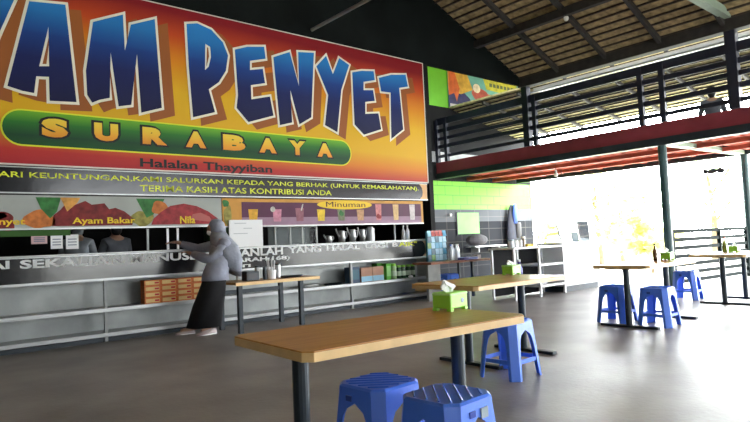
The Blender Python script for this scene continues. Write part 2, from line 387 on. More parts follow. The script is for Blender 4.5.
# ================================================================== banner
bn = thing('shop_banner', 'huge orange and red shop banner with blue lettering above the counter', 'banner', (3.6,WY-.02,2.33))
BX, BZ = 3.6, 2.33
m_ban = ramp_mat('orange_banner_print', 2, 0, 2.5, [(0,(0.2924,0.01032,0.0215)),(.10,(0.4128,0.0258,0.0215)),(.19,(0.5676,0.172,0.01032)),(.30,(0.602,0.344,0.0086)),(.52,(0.6192,0.3612,0.0086)),(.70,(0.5848,0.2064,0.00688)),(.86,(0.4472,0.0516,0.0086)),(1,(0.1892,0.00516,0.01032))], .45, (0,-4,5,.10))
B_((-5.2,-.02,0),(5.02,.0,2.49)).done('panel', m_ban, bn)
M['panel_edge'] = mat('pale_banner_hem', (.6,.58,.52), .5)
e = B(); e.box((-5.2,-.024,2.475),(5.02,-.018,2.49)); e.box((5.0,-.024,0),(5.02,-.018,2.49)); e.box((-5.2,-.024,0),(5.02,-.018,.02))
e.done('hem', M['panel_edge'], bn)
m_let = ramp_mat('blue_letter_print', 2, .85, 2.25, [(0,(.004,.005,.04)),(.4,(.005,.011,.085)),(.62,(.008,.04,.20)),(.85,(.015,.15,.42)),(1,(.02,.19,.50))], .45)
loc = lambda pl: [(x-BX, z-BZ) for x, z in pl]
for kk, pls in LETTERS.items():
    pls = [loc(p) for p in pls]
    out = [offs(pls[0], .035)] + [offs(h, -.03) for h in pls[1:]]
    flat([[(x+.16, z-.07) for x, z in out[0]]], 'letter_shadow', M['brown_print'], bn, -.0235)
    flat(out, 'letter_outline', M['cream_print'], bn, -.0275)
    flat(pls, 'letter', m_let, bn, -.0315)
cz0, cz1 = 2.575-BZ, 3.045-BZ
flat([capsule(1.165-BX, 6.645-BX, cz0, cz1)], 'capsule_outline', M['lime_print'], bn, -.0235)
m_cap = ramp_mat('green_capsule_print', 2, cz0, cz1, [(0,(.01,.07,.015)),(.3,(.008,.05,.02)),(.65,(.02,.14,.02)),(1,(.14,.40,.02))], .45)
flat([capsule(1.185-BX, 6.622-BX, cz0+.02, cz1-.02)], 'capsule', m_cap, bn, -.0275)
m_sub = ramp_mat('yellow_orange_letter_print', 2, cz0+.08, cz1-.08, [(0,(.62,.17,.02)),(.45,(.70,.34,.03)),(1,(.72,.58,.05))], .45)
for ch, x0, x1 in (('S',1.60,1.94),('U',2.23,2.57),('R',2.87,3.25),('A',3.50,3.85),('B',4.10,4.51),('A',4.73,5.08),('Y',5.30,5.65),('A',5.87,6.22)):
    text(ch, x0-BX-.02, x1-BX+.02, 2.685-BZ, 2.985-BZ, 'capsule_letter_outline', M['black_print'], bn, -.0305, .11)
    text(ch, x0-BX+.015, x1-BX-.015, 2.71-BZ, 2.955-BZ, 'capsule_letter', m_sub, bn, -.0340, .07)
text('Halalan Thayyiban', 2.845-BX, 4.975-BX, 2.345-BZ, 2.505-BZ, 'lettering', M['black_print'], bn, -.0235, .025)

# notice strip
nt = thing('notice_strip', 'black strip with yellow-green lettering between the banner and the menu boards', 'sign', (3.6,WY-.01,1.98))
B_((-5.2,-.02,0),(4.98,.0,.335)).done('panel', M['black_vinyl'], nt)
B_((-5.2,-.03,-.005),(4.98,-.02,.012)).done('lower_frame', M['steel'], nt)
B_((-5.2,-.03,.322),(4.98,-.02,.335)).done('upper_frame', M['steel'], nt)
text('DARI KEUNTUNGAN,KAMI SALURKAN KEPADA YANG BERHAK (UNTUK KEMASLAHATAN).', 1.02-3.6, 8.33-3.6, .175, .268, 'lettering', M['lime_print'], nt, -.0225, .010)
text('TERIMA KASIH ATAS KONTRIBUSI ANDA', 2.84-3.6, 6.17-3.6, .055, .145, 'lettering', M['lime_print'], nt, -.0225, .010)
flat([[(4.76,.012),(4.97,.012),(4.97,.322),(4.76,.322),(4.83,.25),(4.85,.16),(4.83,.08)]], 'orange_border', mat('pale_orange_print', (.62,.36,.16), .5), nt, -.0225)

# food menu board
PR = lambda n, c: mat(n, c, .5, 0, .35, 14)
M['p_red'] = PR('red_brown_food_print', (.17,.016,.016)); M['p_leaf'] = PR('leaf_print', (.03,.15,.035)); M['p_orange'] = PR('orange_garnish_print', (.45,.14,.03))
M['p_carrot'] = PR('carrot_print', (.55,.27,.06)); M['p_fish'] = PR('red_fish_print', (.27,.025,.03)); M['p_pale'] = PR('pale_print', (.42,.40,.36)); M['p_veg'] = PR('mixed_vegetable_print', (.25,.22,.05))
fm = thing('food_menu_board', 'long pale menu board with pictures of grilled chicken and red fish', 'menu board', (0,WY-.02,1.53))
B_((-1.4,-.02,0),(4.06,0,.425)).done('panel', mat('grey_white_print', (.33,.35,.33), .5, 0, .06, 3), fm)
B_((-1.4,-.03,-.012),(4.06,-.018,.008)).done('lower_frame', M['steel'], fm)
def fpic(polys_mats):
    for n, pl, m, y in polys_mats: flat([pl], n, m, fm, y)
fpic([('chicken_picture', [(1.72,.03),(2.72,.03),(2.74,.12),(2.62,.22),(2.50,.27),(2.42,.25),(2.36,.33),(2.20,.31),(2.12,.36),(1.98,.30),(1.90,.34),(1.82,.24),(1.74,.17)], M['p_red'], -.0225),
      ('leaf_picture', [(1.54,.40),(1.60,.25),(1.70,.13),(1.78,.22),(1.83,.40)], M['p_leaf'], -.0235),
      ('carrot_picture', [(1.82,.40),(1.90,.22),(2.02,.33),(2.06,.40)], M['p_carrot'], -.0245),
      ('garnish_picture', blob(1.58,.12,.16,.13,3), M['p_orange'], -.0225),
      ('garnish_picture', blob(1.18,.10,.14,.11,5), M['p_red'], -.0225),
      ('garnish_picture', blob(2.86,.12,.14,.12,8), M['p_veg'], -.0225),
      ('leaf_picture', [(2.78,.40),(2.84,.28),(2.92,.13),(3.02,.18),(3.05,.30),(3.16,.36),(3.18,.40)], M['p_leaf'], -.0235),
      ('garnish_picture', blob(3.12,.26,.12,.11,11), M['p_orange'], -.0245),
      ('fish_picture', [(2.98,.03),(3.96,.03),(4.04,.05),(3.98,.12),(3.84,.22),(3.66,.30),(3.46,.335),(3.26,.30),(3.12,.21),(3.02,.12)], M['p_fish'], -.0255),
      ('fish_belly_picture', [(3.55,.10),(3.9,.06),(3.86,.14),(3.72,.2),(3.6,.18)], mat('pink_print', (.38,.10,.09), .5), -.0270),
      ('fish_picture', blob(.62,.16,.5,.13,4), M['p_red'], -.0225)])
text('Ayam Bakar', 1.96, 2.76, .03, .14, 'lettering', M['yellow_print'], fm, -.0290, .02)
text('Nila', 3.40, 3.63, .04, .15, 'lettering', M['yellow_print'], fm, -.0290, .02)
text('Ayam Penyet', .55, 1.42, .03, .135, 'lettering', M['yellow_print'], fm, -.0290, .02)
# green valance under the board
tag(B_((0,0,0),(2.95,.02,.075)).done('green_valance', mat('dark_green_cloth', (.03,.10,.012), .8), loc=(-1.0,WY+.02,1.44)), 'narrow dark green strip hanging under the food menu board', 'valance')

# drink menu board
dm = thing('drink_menu_board', 'purple and orange drinks menu board with a row of nine pictured glasses', 'menu board', (0,WY-.02,1.515))
m_or = mat('orange_print', (.55,.27,.05), .5, 0, .12, 5)
B_((4.075,-.02,0),(8.42,0,.44)).done('panel', m_or, dm)
B_((4.075,-.03,-.012),(8.42,-.018,.008)).done('lower_frame', M['steel'], dm)
m_pu = mat('purple_print', (.085,.02,.055), .5, 0, .12, 3); m_li = mat('lilac_print', (.28,.17,.24), .5, 0, .1, 5)
flat([[(4.40,.14),(8.36,.14),(8.36,.385),(4.40,.385)]], 'purple_field', m_pu, dm, -.0225)
flat([[(4.40,.01),(8.36,.01),(8.36,.14),(4.40,.14)]], 'lilac_band', m_li, dm, -.0225)
flat([blob(4.16,.17,.075,.14,6)], 'vegetable_picture', M['p_veg'], dm, -.0225)
flat([blob(4.13,.36,.05,.06,7)], 'vegetable_picture', M['p_leaf'], dm, -.0235)
flat([circ(6.46,.355,.62,.082)], 'yellow_oval', M['yellow_print'], dm, -.0240)
text('Minuman', 6.03, 6.92, .315, .405, 'lettering', mat('dark_brown_print', (.06,.015,.01), .5), dm, -.0255, 0)
gl = [((.62,.33,.03),.2),((.50,.20,.28),.2),((.26,.10,.13),.22),((.66,.45,.03),.2),((.16,.17,.10),.2),((.46,.25,.13),.2),((.55,.20,.20),.3),((.60,.40,.18),.3),((.52,.46,.46),.3)]
for i, (c, h) in enumerate(gl):
    x = 4.60+.4395*i; w = .085 if i < 6 else .075
    flat([[(x-w*.8,.07),(x+w*.8,.07),(x+w,.07+h),(x-w,.07+h)]], 'glass_picture', mat('drink_print', c, .5, 0, .2, 20), dm, -.0245)
    if i in (1,): flat([circ(x-.08,.07+h,.045,.045,16)], 'lemon_picture', M['p_pale'], dm, -.0265)
    if i in (2,): flat([[(x+.02,.25),(x+.045,.25),(x+.08,.36),(x+.055,.36)]], 'straw_picture', M['p_pale'], dm, -.0265)
    if i in (6,): flat([blob(x,.14,.06,.045,9)], 'syrup_picture', M['p_fish'], dm, -.0265)
    if i in (4,): flat([blob(x,.2,.05,.05,9)], 'leaf_picture', M['p_leaf'], dm, -.0265)

# ================================================================== counter
ct = thing('serving_counter', 'long stainless steel serving counter with two shelves below and a black lettered front', 'counter', (0,WY,0))
CX0, CX1 = -1.6, 8.62
B_((CX0,-.10,1.178),(CX1,.75,1.195)).done('countertop', M['steel'], ct, .004)
B_((CX0,-.03,.82),(CX1,-.005,.85)).done('fascia_frame', M['steel'], ct)
B_((CX0,-.035,1.16),(CX1,-.031,1.175)).done('fascia_frame', M['steel'], ct)
fs = B_((CX0,-.03,.85),(CX1,-.01,1.175)).done('fascia_sign', M['black_vinyl'], ct)
W_, A_ = M['grey_print'], M['lime_print']
for s, x0, x1, z0, z1, m in (('HAI',.86,1.25,1.045,1.145,W_),('SEKALIAN',1.36,2.61,1.035,1.145,W_),('MANUSIA',2.68,3.78,1.035,1.15,W_),('MAKANLAH',3.89,5.13,1.04,1.16,W_),
        ('YANG',5.23,5.90,1.05,1.16,W_),('HALAL',6.01,6.76,1.06,1.155,W_),('LAGI',6.88,7.45,1.065,1.155,W_),('B',7.555,7.70,1.07,1.155,W_),('AIK"',7.715,8.215,1.07,1.155,A_),
        ('(BAQARAH:168)',3.80,5.26,.935,1.02,W_),('TI',4.33,4.53,.87,.915,W_)):
    o = text(s, x0, x1, z0, z1, 'lettering', m, fs, -.0315, .035)
flat([[(8.36,.855),(8.61,.855),(8.61,1.17),(8.36,1.17),(8.43,1.10),(8.45,1.01),(8.43,.92)]], 'orange_border', mat('peach_print', (.60,.38,.22), .5), fs, -.0315)
for z in (.43, .10):
    B_((CX0,-.03,z-.03),(CX1,.40,z+.012)).done('shelf', M['steel'], ct, .004)
    B_((CX0,-.045,z-.032),(CX1,-.031,z+.02)).done('shelf_lip', M['steel'], ct, .003)
B_((CX0,.40,.06),(CX1,.42,1.17)).done('back_panel', M['steel_panel'], ct)
for x in (2.36, 4.32, 6.55):
    B_((x-.02,-.028,0),(x+.02,.02,.82)).done('upright', M['steel_panel'], ct)
B_((CX0,-.0,0),(CX1,.40,.055)).done('plinth', M['dark_metal'], ct)
B_((8.5,-.04,.13),(8.60,.38,.30)).done('wooden_block', M['edge_wood'], ct)
B_((8.60,-.05,.0),(8.64,.7,1.17)).done('side_panel', M['steel_panel'], ct)

# tea cartons on the shelf
def carton(name, w, d, h, body, lab, label, cat, loc, group=None):
    t = thing(name, label, cat, loc, 0, group)
    B_((-w/2,-d/2,0),(w/2,d/2,h)).done('carton', body, t, .003)
    B_((-w*.42,-d/2-.002,h*.22),(w*.42,-d/2+.001,h*.85)).done('front_label', lab, t)
    return t
c0 = None; rown = ['bottom','second','third','top']; coln = ['leftmost','second','third','fourth']
for i in range(4):
    for j in range(4):
        lab = 'orange tea carton on the shelf, %s stack from the left, %s' % (['first','second','third','fourth'][i], ['at the bottom','second from the bottom','third from the bottom','on top'][j])
        l = (3.0+.236*i, WY+.10, .443+j*.083)
        if c0 is None:
            c0 = carton('tea_carton', .23, .16, .081, M['orange_box'], M['yellow_label'], lab, 'carton', l, 'orange tea cartons on the counter shelf')
            B_((.03,-.084,.03),(.09,-.0825,.055)).done('red_mark', M['red_label'], c0)
        else: dup(c0, l, label=lab)

# things on the right part of the shelf
ZS = .443
M['navy'] = mat('navy_carton', (.02,.06,.12), .5); M['kraft'] = mat('brown_carton', (.42,.22,.14), .6, 0, .1, 9); M['sky'] = mat('sky_blue_label', (.28,.55,.72), .5)
carton('navy_carton', .22, .18, .29, M['navy'], mat('dark_teal_label', (.03,.12,.17), .5), 'dark blue carton on the counter shelf, left of the brown cartons', 'carton', (6.68,WY+.13,ZS))
for i, x in enumerate((6.94, 7.22)):
    t = thing('brown_carton', ['brown and blue carton on the shelf, next to the dark blue carton', 'brown and blue carton on the shelf, next to the green boxes'][i], 'carton', (x,WY+.12,ZS), 0, 'brown and blue cartons')
    B_((-.135,-.1,0),(.135,.1,.27)).done('carton', M['kraft'], t, .003); B_((-.134,-.103,.01),(.134,-.1,.11)).done('front_label', M['sky'], t)
carton('green_carton', .13, .16, .32, mat('green_carton', (.12,.45,.05), .5), mat('white_green_label', (.5,.7,.4), .5), 'tall bright green carton behind the brown cartons on the shelf', 'carton', (7.43,WY+.30,ZS))
carton('green_carton', .12, .14, .31, mat('leaf_green_carton', (.10,.50,.03), .5), mat('pale_green_label', (.3,.65,.2), .5), 'bright green carton on the shelf beside the first jar', 'carton', (7.53,WY+.14,ZS))
def jar(loc, label, m, r=.045, h=.22):
    t = thing('jar', label, 'jar', loc, 0, 'jars on the counter shelf')
    B().lathe([(r,0),(r,h*.72),(r*.8,h*.82),(r*.8,h*.84)], (0,0,0), 14).done('body', m, t, smooth=True)
    B().lathe([(r*.86,h*.845),(r*.86,h)], (0,0,0), 14).done('lid', M['lime_plastic'], t)
    B().lathe([(r*1.02,h*.2),(r*1.02,h*.55)], (0,0,0), 14).done('label_band', mat('jar_label', (.55,.68,.5), .5), t)
    return t
mj = mat('dark_green_glass', (.03,.09,.04), .2)
jr = jar((7.68,WY+.10,ZS), 'pale green jar on the shelf, tallest and leftmost of the jars', mat('pale_green_glass', (.4,.6,.3), .25), .055, .30)
for i, (x, y) in enumerate(((7.84,.13),(7.96,.13),(8.10,.14),(8.22,.13))):
    jar((x,WY+y,ZS), 'dark green jar on the shelf, %s to the right of the tall pale jar' % ['first','second','third','fourth'][i], mj, .048, .26)
tag(B().ell((0,0,.025),(.06,.04,.025)).done('white_pouch', M['white'], loc=(8.05,WY+.02,ZS)), 'small white pouch lying in front of the dark green jars', 'pouch')
pk = thing('shelf_tray', 'flat dark tray lying on the shelf left of the navy carton', 'tray', (6.25,WY+.15,ZS))
B().lathe([(.16,0),(.2,.03),(.19,.03),(.15,.008)], (0,0,0), 18, 1, .6).done('tray', M['dark_metal'], pk)
tag(B().lathe([(.12,0),(.16,.05),(.15,.05),(.11,.01)],(0,0,0),18,1.3,.7).done('shelf_basin', M['steel_panel'], loc=(5.75,WY+.16,ZS), smooth=True), 'shallow grey basin on the counter shelf, left of the dark tray', 'basin')

# whiteboard and papers
wbd = thing('whiteboard', 'white handwritten board standing on the counter beside the woman', 'board', (4.45,WY-.08,1.195))
B_((-.29,0,0),(.29,.02,.42)).done('board', M['paper'], wbd)
for z, a, b in ((.36,-.2,.0),(.28,-.05,.1),(.2,-.22,.02)):
    B_((a,-.003,z),(b,0,z+.012)).done('written_line', mat('faint_ink', (.45,.47,.5), .6), wbd)
for i, (x0, x1, z0, z1) in enumerate(((1.50,1.68,1.34,1.45),(1.72,1.86,1.27,1.45),(1.90,2.05,1.26,1.45))):
    t = thing('pinned_notice', ['pinkish notice hanging in the serving window, leftmost of three','white notice hanging in the serving window, middle of three','plain white notice hanging in the serving window, right of the other two'][i], 'notice', ((x0+x1)/2,WY+.041,z0), 0, 'notices in the serving window')
    w = (x1-x0)/2
    B_((-w,0,0),(w,.004,z1-z0)).done('sheet', M['paper'] if i else mat('pink_paper', (.55,.36,.38), .7), t)
    for q in range(3): B_((-w*.7,-.002,(z1-z0)*(.25+.2*q)),(w*.7,0,(z1-z0)*(.25+.2*q)+.012)).done('printed_line', mat('ink', (.16,.18,.25), .6), t)

# glass display frames behind the counter
df = thing('display_case', 'glass display case with thin metal frames standing on the counter', 'display case', (5.75,WY+.35,1.20))
for x in (-.55,-.25,0,.3):
    B_((x-.012,-.05,0),(x+.012,-.03,.32)).done('frame_bar', M['steel_panel'], df)
B_((-.55,-.05,.30),(.3,-.03,.33)).done('frame_bar', M['steel_panel'], df)
B_((-.55,-.045,.0),(.3,-.040,.30)).done('pane', M['glass'], df)
B_((-.55,.2,0),(.3,.22,.33)).done('back_board', mat('grey_green_board', (.022,.032,.032), .5), df)
for i, x in enumerate((2.98, 3.27, 3.42)):
    tag(B_((-.015,0,0),(.015,.02,.31)).done('window_bar', M['white_paint'] if i else M['steel_panel'], loc=(x,WY+.1,1.20)), ['grey upright bar in the serving window, farthest left','white upright bar in the serving window, just left of the woman','white upright bar in the serving window, closest to the woman'][i], 'bar')
def jug(loc, label, h, r, spout=True):
    t = thing('steel_jug', label, 'jug', loc, 0, 'steel jugs behind the counter')
    B().lathe([(r*.9,0),(r,h*.5),(r*.8,h*.9),(r*.85,h)], (0,0,0), 14).done('body', M['steel'], t, smooth=True)
    B().tube([(r*.8,0,h*.85),(r*1.6,0,h*.9),(r*1.7,0,h*.5),(r*.95,0,h*.25)], .012, 8).done('handle', M['steel'], t)
    if spout: B().tube([(-r*.8,0,h*.4),(-r*1.5,0,h*.8),(-r*1.9,0,h*1.15)], .014, 8).done('spout', M['steel'], t)
    return t
for i, (x, h, r) in enumerate(((6.42,.13,.06),(6.72,.22,.07),(6.98,.24,.07),(7.22,.24,.06))):
    jug((x,WY+.45,1.20), ['low steel jug behind the counter, right of the display case','steel jug with raised spout behind the counter, second from the display case','tall steel jug behind the counter, third from the display case','tall steel jug behind the counter, rightmost of the jugs'][i], h, r)
tag(B().lathe([(.09,0),(.09,.25),(.06,.26),(.06,.28)],(0,0,0),16).done('steel_canister', M['steel'], loc=(7.46,WY+.5,1.20), smooth=False), 'straight steel canister behind the counter, right of the jugs', 'canister')
tag(B().tube([(0,0,0),(0,0,.31)],.016,8).done('window_bar', M['steel_panel'], loc=(7.75,WY+.1,1.2)), 'thin grey upright bar in the serving window near its right end', 'bar')
for i, x in enumerate((8.12, 8.24)):
    t = thing('drink_bottle', ['clear bottle at the right end of the counter, left of two','clear bottle at the right end of the counter, right of two'][i], 'bottle', (x,WY+.25,1.20), 0, 'bottles at the counter end')
    B().lathe([(.035,0),(.04,.02),(.04,.17),(.015,.23),(.015,.26)],(0,0,0),12).done('body', M['bottle'], t, smooth=True)
    B().lathe([(.018,.262),(.018,.29)],(0,0,0),10).done('cap', M['white'], t)
# kitchen bench and stove seen through the window
kb = thing('kitchen_bench', 'dark kitchen bench inside the serving window', 'bench', (4.5,10.9,0))
B_((-5.5,-.3,.82),(3.5,.3,.87)).done('worktop', M['steel_panel'], kb); B_((-5.4,-.25,0),(3.4,.28,.815)).done('cabinet', M['kitchen_dark'], kb)
tag(B_((-.5,0,0),(.5,.25,.5)).done('kitchen_hood', mat('dark_green_board', (.02,.09,.03), .6), loc=(5.6,11.2,1.36)), 'dark green box on the kitchen wall seen through the window', 'box')

# ================================================================== dining tables
def dining_table(label, x0, x1, y0, y1, cols, th=.042, top=.76, foot=.72, group=None, rz=0):
    cx, cy = (x0+x1)/2, (y0+y1)/2
    t = thing('dining_table', label, 'table', (cx,cy,0), rz, group)
    hx, hy = (x1-x0)/2, (y1-y0)/2; c = .035
    pl = [(-hx+c,-hy),(hx-c,-hy),(hx,-hy+c),(hx,hy-c),(hx-c,hy),(-hx+c,hy),(-hx,hy-c),(-hx,-hy+c)]
    B().rings([[(x,y,top-.006) for x,y in pl],[(x,y,top) for x,y in [(x*.997,y*.995) for x,y in pl]]]).done('tabletop', M['wood'], t)
    B().rings([[(x,y,top-th) for x,y in pl],[(x,y,top-.0065) for x,y in pl]]).done('edging', M['edge_wood'], t)
    for x in cols:
        lx = x-cx
        B().tube([(lx,0,.03),(lx,0,top-th-.012)], .037, 16).done('column', M['dark_metal'], t)
        B_((lx-.09,-.22,top-th-.012),(lx+.09,.22,top-th-.001)).done('mounting_plate', M['dark_metal'], t)
        B_((lx-.035,-foot/2,0),(lx+.035,foot/2,.03)).done('foot', M['dark_metal'], t, .006)
    return t
dining_table('nearest wooden table, in front, with a white-tissue lime box at its far corner', 1.27, 2.62, 1.90, 2.58, (1.44, 2.43), rz=-.04)
dining_table('second wooden table, just behind the nearest one, reaching towards the white rack', 3.88, 5.28, 3.30, 4.12, (4.22, 5.06))
dining_table('pale-lit wooden table before the garden, beside two blue stools and the tall post', 6.86, 8.22, 3.22, 3.94, (7.02, 8.10))
dining_table('farthest wooden table at the right edge, in front of the slatted railing', 9.62, 11.0, 3.10, 3.90, (9.86, 10.75), foot=.7)

# ================================================================== stools
def stool_leg(sx, sy, H=.452):
    wt, wb, c, t = .163, .205, .05, .009
    w = lambda z: wb+(wt-wb)*z/H
    lv = [(0,.026),(.10,.028),(.24,.033),(.31,.042),(.345,.060),(.362,.09)]
    rs = []
    for z, fl in lv + [(.38, None), (.432, None)]:
        W = w(z); f = W-c if fl is None else min(fl, W-c)
        p = [(W,W-c-f),(W,W-c),(W-c,W),(W-c-f,W),(W-c-f,W-t),(W-c-t*.4,W-t),(W-t,W-c-t*.4),(W-t,W-c-f)]
        rs.append([(x*sx,y*sy,z) for x,y in p])
    return B().rings(rs)
def make_stool(label, loc, rz=0):
    t = thing('plastic_stool', label, 'stool', loc, rz, 'blue plastic stools'); t.scale = (1,1,1.03)
    w, c = .165, .051
    oc = lambda w, c: [(w,-w+c),(w,w-c),(w-c,w),(-w+c,w),(-w,w-c),(-w,-w+c),(-w+c,-w),(w-c,-w)]
    st = B().rings([[(x,y,.425) for x,y in oc(w+.002,c)],[(x,y,.446) for x,y in oc(w,c)],[(x,y,.456) for x,y in oc(w-.012,c-.004)]])
    st.done('seat', M['blue'], t)
    q = math.sqrt(.5); h = [(-.0045,.4565),(-.0035,.4600),(0,.4618),(.0035,.4600),(.0045,.4565)]
    for k in range(7):
        o = -.15+.05*k; l = min(.165, .20-abs(o))
        B().rings([[(q*(o+a)+q*s, q*(o+a)-q*s, z) for a, z in h] for s in (-l, l)]).done('seat_rib', M['blue_gloss'], t, smooth=False)
    for sx in (1,-1):
        for sy in (1,-1): stool_leg(sx, sy).done('leg', M['blue'], t)
    W = .205+(.163-.205)*.14/.452 - .012
    for a, b in (((W,-W+.07),(W,W-.07)),((-W,-W+.07),(-W,W-.07)),((-W+.07,W),(W-.07,W)),((-W+.07,-W),(W-.07,-W))):
        B().bar((*a,.14),(*b,.14),.012,.032).done('stretcher', M['blue'], t)
    return t
s0 = make_stool('blue plastic stool in front, left of two, beneath the edge of the nearest table', (1.95,2.33,0), .06)
B_((-.1735,.02,.385),(-.166,.06,.41)).done('printed_mark', M['blue_dark'], s0)
def stool(label, x, y, rz=0): return dup(s0, (x,y,0), rz, label)
s1 = stool('blue plastic stool nearest the viewer at the bottom edge, with a small grey sticker', 1.99, 1.90, PI/2+.08)
B_((-.1755,-.07,.368),(-.168,-.02,.412)).done('sticker', M['grey_sticker'], s1).rotation_euler = (0,0,0)
stool('blue plastic stool under the front edge of the second wooden table', 4.10, 3.16, .04)
stool('blue plastic stool under the pale table, left of its two stools', 7.40, 3.93)
stool('blue plastic stool at the pale table, right of its two stools', 7.34, 3.36, .05)
stool('blue plastic stool standing in front of the slatted garden railing', 10.3, 4.22, .1)
stool('blue plastic stool cut off by the right edge of the picture', 9.93, 2.9)
stool('blue plastic stool half hidden under the small brown table by the tiled wall', 8.78, 8.16)

# ================================================================== tissue boxes
def tissue_box(label, loc, rz, first=None):
    if first: return dup(first, loc, rz, label)
    t = thing('tissue_box', label, 'tissue box', loc, rz, 'lime tissue boxes')
    B_((-.085,-.065,.014),(.085,.065,.105)).done('box', M['lime_plastic'], t, .008)
    B_((-.087,-.067,.088),(.087,.067,.103)).done('lid', mat('pale_lime_plastic', (.50,.85,.30), .35), t, .006)
    for sx in (-.07,.07):
        for sy in (-.05,.05): B_((sx-.014,sy-.014,0),(sx+.014,sy+.014,.016)).done('foot', M['lime_plastic'], t)
    B().prism(circ(.03,.055,.014,.014,14), -.0675, -.0655).done('round_sticker', M['grey_sticker'], t)
    B_((-.045,-.006,.1031),(.045,.006,.105)).done('slot', M['black_print'], t)
    return t
def tissue(t, s):
    b = B(); rs = []; n = 16
    for r, z, dx in ((.020,.098,0),(.032,.116,-.004),(.044,.128,-.014),(.038,.140,-.026),(.024,.153,-.038),(.006,.166,-.050)):
        rs.append([(dx+r*s*1.35*(1+.30*math.cos(5*2*PI*k/n+z*60))*math.cos(2*PI*k/n), r*s*.45*(1+.3*math.cos(5*2*PI*k/n+z*60))*math.sin(2*PI*k/n), z+.010*math.cos(3*2*PI*k/n)) for k in range(n)])
    b.rings(rs).done('tissue', M['tissue'], t)
tb = tissue_box('lime green tissue box on the nearest table, with a crumpled white tissue sticking up', (2.55,2.37,.7605), .12); tissue(tb, 1)
tb2 = tissue_box('lime green tissue box on the second wooden table', (5.20,3.92,.7605), .1, tb)
for c in kids(tb2):
    if c.name.startswith('tissue'): c.scale = (1,.9,.9)
tissue_box('lime green tissue box on the pale-lit table by the post', (8.11,3.55,.7605), .1, tb)
tissue_box('lime green tissue box on the farthest table at the right edge', (10.45,3.52,.7605), .1, tb)
bt1 = thing('sauce_bottle', 'tall brown sauce bottle beside the tissue box on the pale table', 'bottle', (8.0,3.66,.7605))
B().lathe([(.026,0),(.028,.01),(.028,.13),(.012,.17),(.011,.20)],(0,0,0),14).done('body', M['amber'], bt1, smooth=True)
B().lathe([(.014,.201),(.014,.225)],(0,0,0),12).done('cap', M['black_print'], bt1)
bt2 = thing('sauce_bottle', 'greenish sauce bottle behind the tissue box on the farthest table', 'bottle', (10.52,3.68,.7605))
B().lathe([(.035,0),(.036,.01),(.036,.13),(.014,.19),(.013,.22)],(0,0,0),14).done('body', mat('olive_glass', (.30,.33,.06), .2), bt2, smooth=True)
B().lathe([(.016,.221),(.016,.25)],(0,0,0),12).done('cap', mat('red_cap', (.5,.05,.03), .4), bt2)

# ================================================================== side table by the counter
sd = thing('side_table', 'narrow wooden side table with dark legs against the counter, beside the woman', 'table', (4.42,7.80,0))
B_((-.66,-.36,.665),(.72,.34,.70)).done('tabletop', M['wood'], sd)
B_((-.665,-.367,.655),(.725,-.3605,.70)).done('edging', M['edge_wood'], sd)
for x in (-.58,.42):
    for y in (-.30,.28): B_((x-.03,y-.03,0),(x+.03,y+.03,.6645)).done('leg', M['dark_metal'], sd)
B_((-.55,.26,.50),(.40,.30,.56)).done('stretcher', M['dark_metal'], sd)
ty = thing('serving_tray', 'flat black tray on the side table, right of the steel tumblers', 'tray', (4.82,7.74,.7005))
B().lathe([(.17,0),(.21,.025),(.2,.025),(.165,.006)],(0,0,0),20,1,.7).done('tray', M['dark_metal'], ty)
bx = thing('napkin_box', 'black box on the side table next to the woman', 'box', (4.13,7.72,.7005))
B_((-.10,-.08,0),(.10,.08,.13)).done('box', M['dark_metal'], bx, .006); B_((-.07,-.082,.03),(.07,-.0805,.10)).done('front_panel', mat('smoky_panel', (.06,.06,.07), .25), bx)
for i, (x, y, h, r, m) in enumerate(((4.275,7.78,.20,.035,M['steel']),(4.345,7.68,.19,.03,M['dark_metal']),(4.60,7.74,.22,.042,M['steel']))):
    t = thing('tumbler', ['steel tumbler on the side table, nearest the black box','dark tumbler on the side table, left of the white container','steel tumbler on the side table, between the white container and the black tray'][i], 'tumbler', (x,y,.7005), 0, 'tumblers on the side table')
    B().lathe([(r*.9,0),(r,.01),(r,h*.9)],(0,0,0),16).done('body', m, t); B().lathe([(r*1.05,h*.905),(r*1.05,h)],(0,0,0),16).done('lid', M['dark_metal'], t)
cp = thing('straw_holder', 'white container of utensils on the side table, between the tumblers', 'holder', (4.45,7.68,.7005))
B().lathe([(.065,0),(.075,.13),(.07,.13),(.06,.01)],(0,0,0),16).done('container', M['white'], cp, smooth=False)
for k in range(7):
    a = k*.9; B().tube([(.03*math.cos(a),.03*math.sin(a),.02),(.06*math.cos(a),.06*math.sin(a),.27+.02*(k%3))],.007,6).done('utensil', M['paper'], cp)

# ================================================================== corner by the tiled wall
bk = thing('corner_table', 'small brown table in front of the right end of the counter', 'table', (8.9,8.12,0))
B_((-.92,-.27,.70),(.86,.24,.74)).done('tabletop', M['brown_wood'], bk)
B_((-.86,-.12,0),(-.52,-.06,.6995)).done('slab_leg', mat('grey_laminate', (.36,.37,.35), .6, 0, .15, 6), bk)
for x, y in ((.35,-.18),(.35,.18),(-.5,.2)): B_((x-.025,y-.025,0),(x+.025,y+.025,.6995)).done('leg', M['dark_metal'], bk)
sr = thing('sachet_rack', 'blue and red sachet display standing on the small brown table', 'display rack', (8.55,8.20,.7405))
B_((-.26,.05,0),(.27,.08,.60)).done('back_panel', mat('teal_board', (.02,.18,.24), .5), sr)
mm = [mat('sachet_a', (.05,.30,.50), .4), mat('sachet_b', (.45,.07,.06), .4), mat('sachet_c', (.12,.30,.06), .4), mat('sachet_d', (.30,.55,.70), .4), mat('sachet_e', (.02,.10,.16), .4)]
